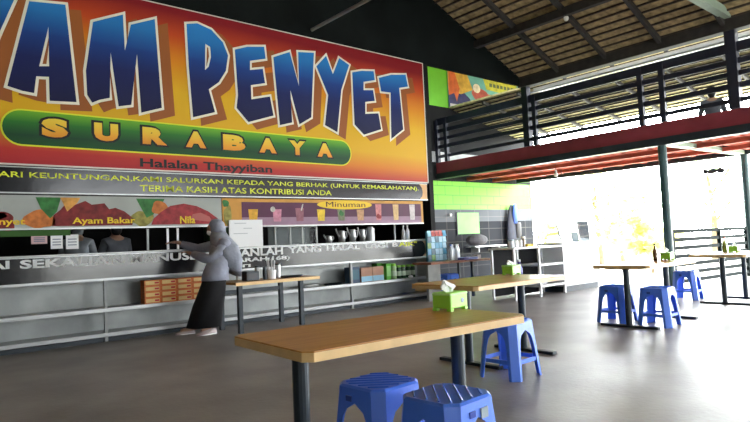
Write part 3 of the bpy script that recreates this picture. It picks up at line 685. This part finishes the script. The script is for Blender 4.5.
for i in range(5):
    for j in range(5):
        x = -.21+.108*i; z = .02+.12*j
        m = mm[1] if (j == 4 and i in (1,2,3)) else mm[[4,0,2,4,3,3,0,4,3,0][(i*2+j) % 10]] if i < 3 else mm[[3,3,0][(i+j) % 3]]
        B().rings([[(x-.048,.045-.01*j,z),(x+.048,.045-.01*j,z),(x+.048,.035,z+.11),(x-.048,.035,z+.11)],[(x-.048,.02,z),(x+.048,.02,z),(x+.048,.03,z+.11),(x-.048,.03,z+.11)]]).done('sachet', m, sr)
for i, x in enumerate((8.86,8.94,9.02,9.10)):
    t = thing('water_bottle', 'clear water bottle beside the sachet display, %s from the left' % ['first','second','third','fourth'][i], 'bottle', (x,8.14+.03*(i%2),.7405), 0, 'water bottles on the brown table')
    B().lathe([(.036,0),(.040,.015),(.040,.21),(.016,.27),(.016,.29)],(0,0,0),12).done('body', M['bottle'], t, smooth=True)
    B().lathe([(.019,.291),(.019,.32)],(0,0,0),10).done('cap', mat('blue_cap', (.1,.2,.6), .4) if i == 0 else M['white'], t)
tr = thing('blue_tray', 'shallow blue tray on the small brown table, in front of the water bottles', 'tray', (9.18,7.97,.7405))
B_((-.22,-.09,0),(.20,.09,.05)).done('tray', mat('violet_blue_plastic', (.12,.14,.42), .4), tr, .008); B_((.02,-.08,.051),(.17,.08,.057)).done('sheet', M['paper'], tr)
tag(B_((-.06,-.08,0),(.06,.08,.08)).done('grey_box', mat('grey_box', (.28,.26,.26), .6), loc=(9.52,8.05,.7405)), 'small grey box at the right end of the small brown table', 'box')
# wall items
ps = thing('lime_poster', 'pale lime green cloth poster hanging on the tiled wall', 'poster', (13.33,11.49,1.30))
B_((-.49,-.01,0),(.47,0,.62)).done('sheet', mat('pale_lime_cloth', (.22,.58,.15), .7, 0, .1, 3), ps); B_((-.53,-.02,-.02),(-.49,0,.64)).done('dark_edge', M['wire'], ps)
tag(B().ell((0,-.04,0),(.05,.03,.05)).done('wall_fan_knob', M['white'], loc=(12.52,11.49,1.86)), 'small round white fixture on the tiled wall, left of the lime poster', 'wall fixture')
ws = thing('wall_shelf', 'narrow white shelf on the dark tiled wall below the lime poster', 'shelf', (13.9,11.30,.90))
B_((-.75,-.18,0),(.70,.19,.035)).done('board', M['white_paint'], ws)
for x in (-.5,.45): B_((x-.02,-.1,-.15),(x+.02,.19,-.001)).done('bracket', M['steel_panel'], ws)
tag(B().ell((0,0,.17),(.45,.16,.17)).done('dark_bundle', mat('dark_bundle_cloth', (.035,.033,.04), .8, 0, .3, 5), loc=(13.2,11.1,.94)), 'dark cloth bundle heaped on the white wall shelf', 'bundle')
ct2 = thing('hanging_coat', 'dark coat with a blue shoulder hanging on the tiled wall beside the stand', 'coat', (15.3,11.40,.85))
B().lathe([(.26,0),(.30,.3),(.27,.7),(.19,1.05),(.09,1.27),(.03,1.32)],(0,0,0),16,1,.25).done('coat', mat('navy_black_cloth', (.018,.022,.04), .8, 0, .3, 6), ct2, smooth=True)
B().lathe([(.10,.0),(.15,.3),(.10,.55),(.03,.62)],(.09,-.06,.72),12,.9,.3).done('blue_panel', mat('cobalt_cloth', (.03,.09,.40), .7), ct2, smooth=True)
B().lathe([(.02,0),(.14,.02),(.15,.45),(.12,.5)],(.22,-.07,.25),12,.9,.3).done('sleeve', mat('dark_grey_cloth', (.05,.05,.055), .8), ct2, smooth=True)
tag(B_((-.13,-.08,0),(.13,.08,.92)).done('grey_pillar', mat('grey_laminated_pillar', (.33,.34,.34), .6, 0, .15, 6), loc=(11.05,8.55,0)), 'short grey panel standing on the floor between the brown table and the stand', 'panel')

# stand and rack
sn = thing('kitchen_stand', 'white-framed stand with jars on top, left of the white rack', 'stand', (8.85,6.6,0))
for x, y in ((0,0),(0,.5),(.70,.5)): B_((x-.015,y-.015,0),(x+.015,y+.015,.93)).done('leg', M['white_paint'], sn)
B_((-.03,-.03,.93),(.72,.55,.96)).done('top', M['white_paint'], sn)
B_((-.0,.02,.30),(.70,.5,.32)).done('lower_shelf', M['dark_metal'], sn); B_((0,.52,.05),(.70,.535,.92)).done('back_board', M['kitchen_dark'], sn)
for i, (x, r, h, m, lb) in enumerate(((.10,.055,.15,M['bottle'],'grey white tub on top of the white-framed stand, leftmost'),(.22,.06,.13,M['white'],'white jar on top of the white-framed stand, second from the left'),(.37,.045,.14,M['paper'],'pale jar on top of the white-framed stand, third from the left'),(.47,.04,.2,M['amber'],'dark bottle on top of the white-framed stand'))):
    t = thing('kitchen_jar', lb, 'jar', (8.85+x,6.72,.961), 0, 'jars on the white-framed stand')
    B().lathe([(r*.95,0),(r,.01),(r,h*.8)],(0,0,0),14).done('body', m, t); B().lathe([(r*1.03,h*.805),(r*1.03,h)],(0,0,0),14).done('lid', M['white'] if i else M['grey_sticker'], t)
tag(B_((-.10,-.06,0),(.10,.06,.05)).done('yellow_tray', M['yellow_print'], loc=(9.475,6.72,.961)), 'small yellow tray on top of the white-framed stand', 'tray')
t = thing('violet_bottle', 'violet bottle on the lower shelf of the white-framed stand', 'bottle', (9.2,6.75,.321))
B().lathe([(.05,0),(.055,.02),(.055,.25),(.025,.33),(.025,.37)],(0,0,0),14).done('body', mat('violet_plastic', (.10,.10,.35), .4), t, smooth=True); B().lathe([(.03,.371),(.03,.41)],(0,0,0),12).done('cap', M['white'], t)
rk = thing('steel_rack', 'white metal rack of open shelves beside the white cabinet', 'rack', (9.62,6.6,0))
for x in (0,.82):
    for y in (0,.5): B_((x-.02,y-.02,0),(x+.02,y+.02,.98)).done('upright', M['white_paint'], rk)
for z in (.20,.60,.94): B_((-.02,-.03,z-.018),(.84,.53,z+.018)).done('shelf', M['white_paint'], rk)
B_((0,.521,.02),(.82,.535,.92)).done('back_board', M['kitchen_dark'], rk)
tag(B().ell((0,0,.07),(.14,.10,.07)).done('white_bag', M['paper'], loc=(9.80,6.68,.219)), 'white plastic bag on the lowest shelf of the white rack', 'bag')
cb = thing('display_freezer', 'overexposed white cabinet with a glass top, right of the white rack', 'cabinet', (11.2,6.65,0))
B_((-.70,0,.12),(.72,.6,1.0)).done('body', M['white_paint'], cb, .01)
B_((-.66,.04,0),(.68,.56,.118)).done('base', M['dark_metal'], cb)
B().rings([[(-.70,0,1.001),(.72,0,1.001),(.72,.6,1.001),(-.70,.6,1.001)],[(-.55,.22,1.42),(.72,.22,1.42),(.72,.6,1.42),(-.55,.6,1.42)]]).done('glass_hood', M['glass'], cb)
for p, q in (((-.70,-.01,1.0),(-.55,.21,1.43)),((.72,-.01,1.0),(.72,.21,1.43)),((-.55,.21,1.43),(.72,.21,1.43))): B().bar(p,q,.022,.022).done('hood_frame', mat('pale_teal_metal', (.42,.52,.52), .4) if p[0] > 0 else M['white_paint'], cb)
tag(B_((-.10,0,0),(.14,.03,.20)).done('price_card', M['grey_sticker'], loc=(11.15,6.75,1.003)), 'small grey card standing under the glass hood of the white cabinet', 'card')

# upper food banner
ub = thing('upper_banner', 'colourful food banner hanging on the lime wall above the walkway', 'banner', (12.72,11.49,5.0))
B_((0,-.02,0),(3.45,0,1.12)).done('sheet', mat('aqua_print', (.14,.36,.36), .5, 0, .25, 2), ub)
def up(n, pl, c, y): flat([pl], n, mat(n, c, .5, 0, .3, 6), ub, y)
up('dark_picture', [(0,0),(1.0,0),(.95,.35),(.7,.5),(0,.55)], (.02,.02,.10), -.0225)
up('yellow_picture', [(0,.5),(.55,.45),(1.1,.65),(.85,1.1),(0,1.1)], (.50,.30,.04), -.0230)
up('flame_picture', [(.0,.35),(.25,.45),(.35,.2),(.5,.6),(.3,1.08),(.05,1.1)], (.5,.10,.02), -.0235)
up('flame_picture', blob(1.45,.52,.42,.2,5), (.38,.07,.05), -.0240)
up('plate_picture', circ(1.28,.72,.17,.14), (.7,.62,.5), -.0250)
up('yellow_band', [(1.75,.75),(3.3,.70),(3.3,1.08),(1.6,1.1)], (.45,.42,.05), -.0240)
up('pink_band', [(1.3,.35),(3.0,.2),(3.0,.55),(1.6,.62)], (.45,.17,.12), -.0230)
up('yellow_corner', [(2.2,.0),(3.45,0),(3.45,.28),(2.5,.22)], (.40,.42,.03), -.0240)
up('white_strip', [(.05,.02),(1.15,.02),(1.05,.12),(.05,.12)], (.55,.5,.5), -.0250)
for k in range(7): up('small_block_print', [(1.9+.18*k,.86),(2.03+.18*k,.86),(2.03+.18*k,.97),(1.9+.18*k,.97)], (.10,.12,.08), -.0260)

# bulbs, cables, hanging bits
def bulb(loc, label, drop):
    t = thing('light_bulb', label, 'light bulb', loc)
    B().tube([(0,0,0),(0,0,-drop)],.008,6).done('cord', M['wire'], t); B().lathe([(.02,-.07),(.022,-.01),(.01,0)],(0,0,-drop),12).done('socket', M['white'], t)
    B().ell((0,0,-drop-.125),(.05,.05,.06),14,9).done('glass_bulb', M['bulb'], t, smooth=True)
bulb((13.2,8.4,2.86), 'small white bulb hanging under the red joists of the walkway', .05)
bulb((10.45,6.21,rz(10.45)-.02), 'small white bulb hanging from the bamboo roof', .10)
bulb((7.55,8.1,6.32), 'small white bulb high up in front of the black gable at the top edge', .02)
tag(B().bar((0,0,0),(0,.38,0),.03,.03).done('lamp_bracket', M['rafter'], loc=(7.55,8.1,6.335)), 'short dark bracket on the black gable holding the top bulb', 'bracket')
for i, (x, y, l) in enumerate(((14.0,8.75,.26),(14.9,8.4,.42))):
    tag(B().tube([(0,0,0),(.01,0,-l)],.012,6).done('hanging_cable', M['wire'], loc=(x,y,2.88)), ['short black cable hanging from the walkway, left of two','longer black cable hanging from the walkway, right of two'][i], 'cable')
hs = thing('hanging_strip', 'small dark wavy strip hanging outside between the two round posts', 'strip', (15.9,5.68,2.86))
B().rings([[(-.02,.24-.048*k,-.32+.02*math.sin(k*1.3)-.025),(.02,.24-.048*k,-.32+.02*math.sin(k*1.3)-.025),(.02,.24-.048*k,-.24+.02*math.sin(k*1.7)),(-.02,.24-.048*k,-.24+.02*math.sin(k*1.7))] for k in range(11)]).done('strip', M['dark_metal'], hs)
for y in (-.2,.2): B().tube([(0,y,0),(0,y,-.25)],.003,5).done('string', M['grey_sticker'], hs)

# ================================================================== people
def skin_mesh(name, J, E_, m, parent, root, sub=1):
    names = list(J); me = bpy.data.meshes.new(name)
    me.from_pydata([J[n][0] for n in names], [(names.index(a), names.index(b)) for a, b in E_], [])
    o = bpy.data.objects.new(name, me); COL.objects.link(o)
    o.modifiers.new('skin', 'SKIN').use_smooth_shade = True
    if not me.skin_vertices: me.skin_vertices.new()
    for n, sv in zip(names, me.skin_vertices[0].data):
        r = J[n][1]; sv.radius = r if isinstance(r, tuple) else (r, r); sv.use_root = (n == root)
    md = o.modifiers.new('sub', 'SUBSURF'); md.levels = sub; md.render_levels = sub
    bpy.context.view_layer.update(); dg = bpy.context.evaluated_depsgraph_get()
    m2 = bpy.data.meshes.new_from_object(o.evaluated_get(dg)); bpy.data.objects.remove(o)
    m2.name = name
    m2.materials.clear(); m2.materials.append(m)
    for p in m2.polygons: p.use_smooth = True
    o = bpy.data.objects.new(name, m2); COL.objects.link(o)
    if parent: o.parent = parent
    return o
def hand_pts(w, d, up, s=1):
    """joints of a hand: wrist w, pointing along d, back of the hand towards up"""
    w = Vector(w); d = Vector(d).normalized(); up = Vector(up); a = d.cross(up).normalized(); up = a.cross(d)
    return w, d, a, up
def add_hand(J, E_, pre, wrist, w, d, up, side=1):
    w, d, a, up = hand_pts(w, d, up)
    J[pre+'palm'] = (w+d*.055, (.034,.017)); E_.append((wrist, pre+'palm'))
    for i, (o, l) in enumerate(((-.028,.068),(-.010,.078),(.010,.072),(.027,.056))):
        b = w+d*.085+a*o; c = b+d*l*.5-up*.006; e = b+d*l-up*.024
        J[pre+'k%d'%i] = (b,.0095); J[pre+'m%d'%i] = (c,.0085); J[pre+'t%d'%i] = (e,.007)
        E_ += [(pre+'palm', pre+'k%d'%i), (pre+'k%d'%i, pre+'m%d'%i), (pre+'m%d'%i, pre+'t%d'%i)]
    b = w+d*.035-a*.036*side; c = b+d*.035-a*.022*side-up*.012
    J[pre+'th'] = (b,.011); J[pre+'tt'] = (c,.008); E_ += [(pre+'palm', pre+'th'), (pre+'th', pre+'tt')]
def head_parts(p, c, f, s=1):
    """eyes, brows, nose and mouth on a head centred at c facing f"""
    c = Vector(c); f = Vector(f).normalized(); r = f.cross(Vector((0,0,1))).normalized(); u = r.cross(f)
    e = B(); 
    for k in (-1,1): e.ell(c+f*.088+r*.033*k+u*.004, (.012,.012,.009), 8, 6)
    e.done('eyes', mat('eye', (.03,.02,.02), .2), p)
    B().rings([[c+f*.086+u*.012-r*.006, c+f*.086+u*.012+r*.006, c+f*.094+u*.012],[c+f*.088-u*.038-r*.017, c+f*.088-u*.038+r*.017, c+f*.116-u*.034]]).done('nose', M['skin'], p)
    B().ell(c+f*.086-u*.062, (.022,.022,.007), 10, 6).done('lips', mat('lips', (.36,.12,.10), .5), p)

# woman at the counter --------------------------------------------------------
WO = Vector((3.70,7.90,0))
wp = thing('person', 'woman in grey hijab, pale grey top and long black skirt leaning over the counter', 'person', WO)
def L_(x, y, z):
    q = 0 if y > 8.05 else (max(0, min(1, (z-.1)/.7)) if z < 1.0 else max(.3, 1-1.4*(z-1.0)))
    f = 1-.035*q
    return Vector((x*f, y*f, 1.17+(z-1.17)*f)) - WO
hd = L_(3.755,8.02,1.475); fdir = Vector((-.9,.42,-.18)).normalized()
J = {'pel': (L_(3.66,7.88,.83),(.115,.10)), 'wai': (L_(3.72,7.90,.98),(.12,.10)), 'che': (L_(3.82,7.94,1.14),(.14,.11)), 'upc': (L_(3.81,7.97,1.25),(.12,.09)),
     'nec': (L_(3.78,8.0,1.33),.05), 'jaw': (L_(3.745,8.025,1.42),(.062,.068)), 'hea': (hd,(.078,.088)), 'cro': (L_(3.77,8.015,1.54),(.06,.068)),
     'sr': (L_(3.82,8.08,1.23),.042), 'er': (L_(3.60,8.30,1.20),.042), 'wr': (L_(3.36,8.46,1.30),.027),
     'sl': (L_(3.80,7.82,1.21),.042), 'el': (L_(3.62,7.88,1.03),.042), 'wl': (L_(3.42,8.12,1.13),.027),
     'hr': (L_(3.64,7.95,.78),.08), 'kr': (L_(3.57,7.98,.46),.065), 'ar': (L_(3.48,8.06,.09),.036), 'tr': (L_(3.24,8.15,.05),.032),
     'hl': (L_(3.66,7.81,.78),.08), 'kl': (L_(3.57,7.83,.44),.065), 'al': (L_(3.54,7.84,.09),.036), 'tl': (L_(3.40,7.82,.05),.032)}
E_ = [('pel','wai'),('wai','che'),('che','upc'),('upc','nec'),('nec','jaw'),('jaw','hea'),('hea','cro'),('upc','sr'),('sr','er'),('er','wr'),('upc','sl'),('sl','el'),('el','wl'),
      ('pel','hr'),('hr','kr'),('kr','ar'),('ar','tr'),('pel','hl'),('hl','kl'),('kl','al'),('al','tl')]
add_hand(J, E_, 'r', 'wr', J['wr'][0], (-.8,.35,.02), (0,0,1), 1)
add_hand(J, E_, 'l', 'wl', J['wl'][0], (-.35,.75,.22), (0,0,1), -1)
skin_mesh('body', J, E_, M['skin'], wp, 'pel', 2)
head_parts(wp, hd, fdir)
# top with long sleeves, hanging below the hips
def ring(c, rx, ry, n=24, wob=0, ph=0, sh=(0,0)):
    return [(c[0]+rx*(1+wob*math.sin(5*2*PI*k/n+ph))*math.cos(2*PI*k/n), c[1]+ry*(1+wob*math.sin(5*2*PI*k/n+ph))*math.sin(2*PI*k/n), c[2]+sh[0]*math.cos(2*PI*k/n)) for k in range(n)]
B().rings([ring(L_(3.70,7.89,.93),.135,.125), ring(L_(3.66,7.88,.78),.155,.150), ring(L_(3.62,7.89,.60),.18,.18,wob=.02), ring(L_(3.57,7.92,.38),.215,.205,wob=.03,ph=.4), ring(L_(3.52,7.95,.10),.245,.235,wob=.045,ph=.8)]).done('skirt', M['skirt'], wp, smooth=True)
tp = B().rings([ring(L_(3.665,7.88,.735),.185,.178,wob=.02), ring(L_(3.67,7.88,.83),.178,.170,wob=.015), ring(L_(3.73,7.90,.98),.163,.152), ring(L_(3.79,7.94,1.14),.160,.148), ring(L_(3.805,7.965,1.24),.135,.135), ring(L_(3.79,7.99,1.32),.062,.062)])
tp.tube([L_(3.82,8.06,1.235), L_(3.72,8.19,1.215), L_(3.60,8.30,1.19), L_(3.50,8.37,1.23), L_(3.41,8.43,1.272)], [.080,.078,.070,.062,.048], 14)
tp.tube([L_(3.80,7.84,1.215), L_(3.71,7.84,1.11), L_(3.62,7.88,1.02), L_(3.53,7.98,1.065), L_(3.45,8.08,1.11)], [.085,.080,.074,.066,.052], 14)
tp.ell(L_(3.81,8.05,1.235),(.10,.095,.10)); tp.ell(L_(3.80,7.85,1.215),(.105,.105,.11))
tp.done('top', M['jacket'], wp, smooth=True)
# hijab: cap round the head, drape over the shoulders and back
hj = B().rings([ring(hd+Vector((.01,-.005,.135)),.02,.02), ring(hd+Vector((.015,-.005,.12)),.070,.070), ring(hd+Vector((.02,-.006,.07)),.108,.105), ring(hd+Vector((.026,-.01,.0)),.115,.112), ring(hd+Vector((.035,-.015,-.075)),.11,.108,wob=.02)])
hj.done('hijab', M['hijab'], wp, smooth=True)
dr = B().rings([ring(hd+Vector((.028,-.012,-.05)),.108,.108), ring(hd+Vector((.055,-.02,-.13)),.14,.135,wob=.02), ring(L_(3.86,7.95,1.23),.19,.20,wob=.03,ph=.6,sh=(-.02,0)), ring(L_(3.90,7.93,1.08),.20,.21,wob=.05,ph=1.,sh=(-.08,0)), ring(L_(3.90,7.90,.86),.15,.18,wob=.07,ph=1.3,sh=(-.10,0))])
dr.done('hijab_drape', M['hijab'], wp, smooth=True)
fc = B(); r_ = fdir.cross(Vector((0,0,1))).normalized(); u_ = r_.cross(fdir)
fc.ell(hd+fdir*.062+u_*.01, (.055,.065,.06), 14, 9); fc.done('face', M['skin'], wp, smooth=True)
mk = B(); mk.ell(hd+fdir*.085-u_*.04, (.045,.055,.045), 14, 9); mk.done('face_mask', M['paper'], wp, smooth=True)
for a, b in ((L_(3.42,8.12,.0),L_(3.20,8.16,.0)), (L_(3.60,7.83,.0),L_(3.35,7.80,.0))):
    dd = (b-a); n_ = 12; sdir = Vector((-dd.y,dd.x,0)).normalized(); rs = []
    for t_, w_, h_ in ((-.12,.02,.07),(0,.038,.085),(.35,.040,.08),(.7,.048,.06),(.95,.042,.045),(1.08,.015,.03)):
        c_ = a+dd*t_; rs.append([c_+sdir*w_*math.cos(2*PI*k/n_)+Vector((0,0,h_/2+h_/2*math.sin(2*PI*k/n_))) for k in range(n_)])
    sh = B().rings(rs).done('shoe', M['shoe'], wp, smooth=True)
    B().rings([[a-dd*.12+sdir*.02, a-dd*.12-sdir*.02, a+dd*.7-sdir*.045, b+dd*.05, a+dd*.7+sdir*.045],[p+Vector((0,0,.012)) for p in (a-dd*.12+sdir*.02, a-dd*.12-sdir*.02, a+dd*.7-sdir*.045, b+dd*.05, a+dd*.7+sdir*.045)]]).done('sole', M['white'], sh)

def worker(label, x, y, ang, cloth, lean=0, sit=False, z0=0, cap=None):
    t = thing('person', label, 'person', (x,y,z0), ang)
    q = .0 if not sit else -.72
    J = {'pel': ((0,0,.92+q),(.15,.11)), 'wai': ((0,.0,1.07+q),(.13,.10)), 'che': ((0,.02+lean*.3,1.25+q),(.16,.11)), 'upc': ((0,.03+lean*.5,1.38+q),(.14,.09)), 'nec': ((0,.04+lean*.7,1.47+q),.052), 'jaw': ((0,.055+lean,1.54+q),(.062,.07)), 'hea': ((0,.045+lean,1.61+q),(.078,.09)), 'cro': ((0,.035+lean,1.68+q),(.06,.07)),
         'sr': ((.18,.02+lean*.5,1.36+q),.058), 'er': ((.25,.08,1.10+q),.043), 'wr': ((.16,.30,1.02+q),.027), 'sl': ((-.18,.02+lean*.5,1.36+q),.058), 'el': ((-.25,.08,1.10+q),.043), 'wl': ((-.16,.30,1.02+q),.027)}
    if sit:
        J.update({'hr': ((.10,.05,.14),.09), 'kr': ((.26,.42,.20),.065), 'ar': ((.02,.36,.06),.04), 'tr': ((-.12,.40,.05),.033), 'hl': ((-.10,.05,.14),.09), 'kl': ((-.26,.42,.20),.065), 'al': ((-.04,.55,.06),.04), 'tl': ((.10,.60,.05),.033)})
    else:
        J.update({'hr': ((.10,0,.86),.09), 'kr': ((.105,.02,.48),.06), 'ar': ((.11,0,.08),.04), 'tr': ((.12,.14,.035),.033), 'hl': ((-.10,0,.86),.09), 'kl': ((-.105,.02,.48),.06), 'al': ((-.11,0,.08),.04), 'tl': ((-.12,.14,.035),.033)})
    E_ = [('pel','wai'),('wai','che'),('che','upc'),('upc','nec'),('nec','jaw'),('jaw','hea'),('hea','cro'),('upc','sr'),('sr','er'),('er','wr'),('upc','sl'),('sl','el'),('el','wl'),('pel','hr'),('hr','kr'),('kr','ar'),('ar','tr'),('pel','hl'),('hl','kl'),('kl','al'),('al','tl')]
    up = {k: v for k, v in J.items()}
    add_hand(up, E_, 'r', 'wr', J['wr'][0], (-.2,1,0), (0,0,1), -1); add_hand(up, E_, 'l', 'wl', J['wl'][0], (.2,1,0), (0,0,1), 1)
    skin_mesh('body', up, E_, M['skin'], t, 'pel', 2)
    g = lambda r, k: tuple(x*k for x in r) if isinstance(r, tuple) else r*k
    sel = ('pel','wai','che','upc','sr','er','sl','el')
    SJ = {k: (J[k][0], g(J[k][1],1.22)) for k in sel}; SJ['nec'] = ((J['nec'][0][0],J['nec'][0][1]-.01,J['nec'][0][2]-.01),.075)
    skin_mesh('shirt', SJ, [('pel','wai'),('wai','che'),('che','upc'),('upc','nec'),('upc','sr'),('sr','er'),('upc','sl'),('sl','el')], cloth, t, 'pel', 2)
    TJ = {k: (J[k][0], g(J[k][1],1.25)) for k in ('pel','hr','kr','ar','hl','kl','al')}
    skin_mesh('trousers', TJ, [('pel','hr'),('hr','kr'),('kr','ar'),('pel','hl'),('hl','kl'),('kl','al')], M['skirt'], t, 'pel', 2)
    h = Vector(J['hea'][0])
    B().ell(h+Vector((0,-.018,.035)),(.098,.105,.095),16,10).done('hair', M['hair'] if cap is None else cap, t, smooth=True)
    B().ell(h+Vector((0,-.045,-.05)),(.086,.07,.11),14,9).done('back_hair', M['hair'] if cap is None else cap, t, smooth=True)
    head_parts(t, h+Vector((0,.005,-.02)), (0,1,0))
    for k in (-1,1): B().ell(h+Vector((.085*k,0,-.02)),(.012,.022,.03),8,6).done('ear', M['skin'], t, smooth=True)
    return t
worker('person in a charcoal shirt with dark hair working in the kitchen behind the counter', 2.90, 9.75, .2, M['shirt_grey'])
worker('person in a pale grey headcloth bending over in the kitchen behind the counter', 2.30, 9.70, -.5, M['shirt_pale'], .10, False, 0, M['shirt_pale'])
worker('person in dark clothes sitting on the raised walkway behind its balustrade', 14.2, 5.0, -1.2, M['shirt_grey'], 0, True, 3.305)

# ================================================================== garden
def tree(label, x, y, h, r, n, leaf, seed, name='garden_tree'):
    R = random.Random(seed)
    t = thing(name, label, 'tree', (x,y,-.35), R.random()*6)
    tk = B().tube([(0,0,0),(.1,.05,h*.35),(.0,.1,h*.7)],[.13*h/4,.09*h/4,.03*h/4],8)
    for k in range(5):
        a = k*1.3; tk.tube([(.05,.05,h*(.3+.06*k)),(r*.6*math.cos(a),r*.6*math.sin(a),h*(.55+.07*k))],[.05*h/4,.015*h/4],6)
    tk.done('trunk', M['bark'], t)
    b = B(); cs = [(R.gauss(0,r*.45),R.gauss(0,r*.45),h*R.uniform(.35,.95),r*R.uniform(.3,.5)) for _ in range(14)]
    for k in range(n):
        cx, cy, cz, cr = R.choice(cs); u = Vector((R.gauss(0,1),R.gauss(0,1),R.gauss(0,.8))).normalized()*cr*R.random()**.4
        p = Vector((cx,cy,cz))+u; a = Vector((R.gauss(0,1),R.gauss(0,1),R.gauss(0,.6))).normalized(); c = a.orthogonal().normalized()
        s = .16*R.uniform(.6,1.3)
        b.add([p-a*s, p+c*s*.45, p+a*s, p-c*s*.45], [(0,1,2,3)])
    b.done('foliage', leaf, t)
    return t
lv2 = leaf_mat('yellow_green_leaf', (.62,.62,.26))
tree('pale leafy garden tree seen through the opening left of the tall round post', 24.0, 13.3, 5.0, 1.9, 1300, lv2, 1)
tree('pale leafy garden tree seen between the two round posts', 27.5, 10.0, 5.4, 2.0, 1300, M['leaf'], 2)
tree('pale garden tree above the slatted railing at the right', 34, 6.4, 6.0, 2.4, 1300, M['leaf'], 3)
tree('slim yellow-green bush by the white cabinet in the garden', 21.5, 11.0, 3.2, .9, 700, lv2, 4, 'garden_bush')
tree('low yellow-green bush just outside the hall, left of the tall round post', 18.5, 8.6, 2.0, .8, 600, lv2, 6, 'garden_bush')

# ================================================================== light and camera
w = bpy.data.worlds.new('World'); S.world = w; w.use_nodes = True
bg = w.node_tree.nodes['Background']; bg.inputs[0].default_value = (.93,.97,1,1); bg.inputs[1].default_value = 10.0
wn = w.node_tree; tcw = wn.nodes.new('ShaderNodeTexCoord'); vm = wn.nodes.new('ShaderNodeVectorMath'); vm.operation = 'DOT_PRODUCT'
gd = Vector((.86,.42,.27)).normalized(); vm.inputs[1].default_value = gd
mrw = wn.nodes.new('ShaderNodeMapRange'); mrw.interpolation_type = 'SMOOTHSTEP'
mrw.inputs['From Min'].default_value = .1; mrw.inputs['From Max'].default_value = 1.0; mrw.inputs['To Min'].default_value = 7.0; mrw.inputs['To Max'].default_value = 40.0
wn.links.new(tcw.outputs['Generated'], vm.inputs[0]); wn.links.new(vm.outputs['Value'], mrw.inputs['Value']); wn.links.new(mrw.outputs['Result'], bg.inputs[1])
sun = bpy.data.lights.new('sun', 'SUN'); sun.energy = 6.0; sun.angle = .6; sun.color = (1,.97,.9)
so = bpy.data.objects.new('sun', sun); COL.objects.link(so); so.rotation_euler = (math.radians(28), math.radians(38), 0)

cam = bpy.data.cameras.new('camera'); co = bpy.data.objects.new('camera', cam); COL.objects.link(co)
cam.sensor_width = 36; cam.lens = 590/750*36; cam.clip_start = .05; cam.clip_end = 400
right = Vector((0.763629,-0.644141,-0.04419)); upv = Vector((-0.000527,-0.069064,0.997612)); fwd = Vector((0.645655,0.761783,0.053078))
co.matrix_world = Matrix(((right.x,upv.x,-fwd.x,0),(right.y,upv.y,-fwd.y,0),(right.z,upv.z,-fwd.z,1.17),(0,0,0,1)))
S.camera = co
S.view_settings.view_transform = 'Standard'; S.view_settings.look = 'None'; S.view_settings.exposure = 0.25; S.view_settings.gamma = 1
S.view_settings.use_curve_mapping = False
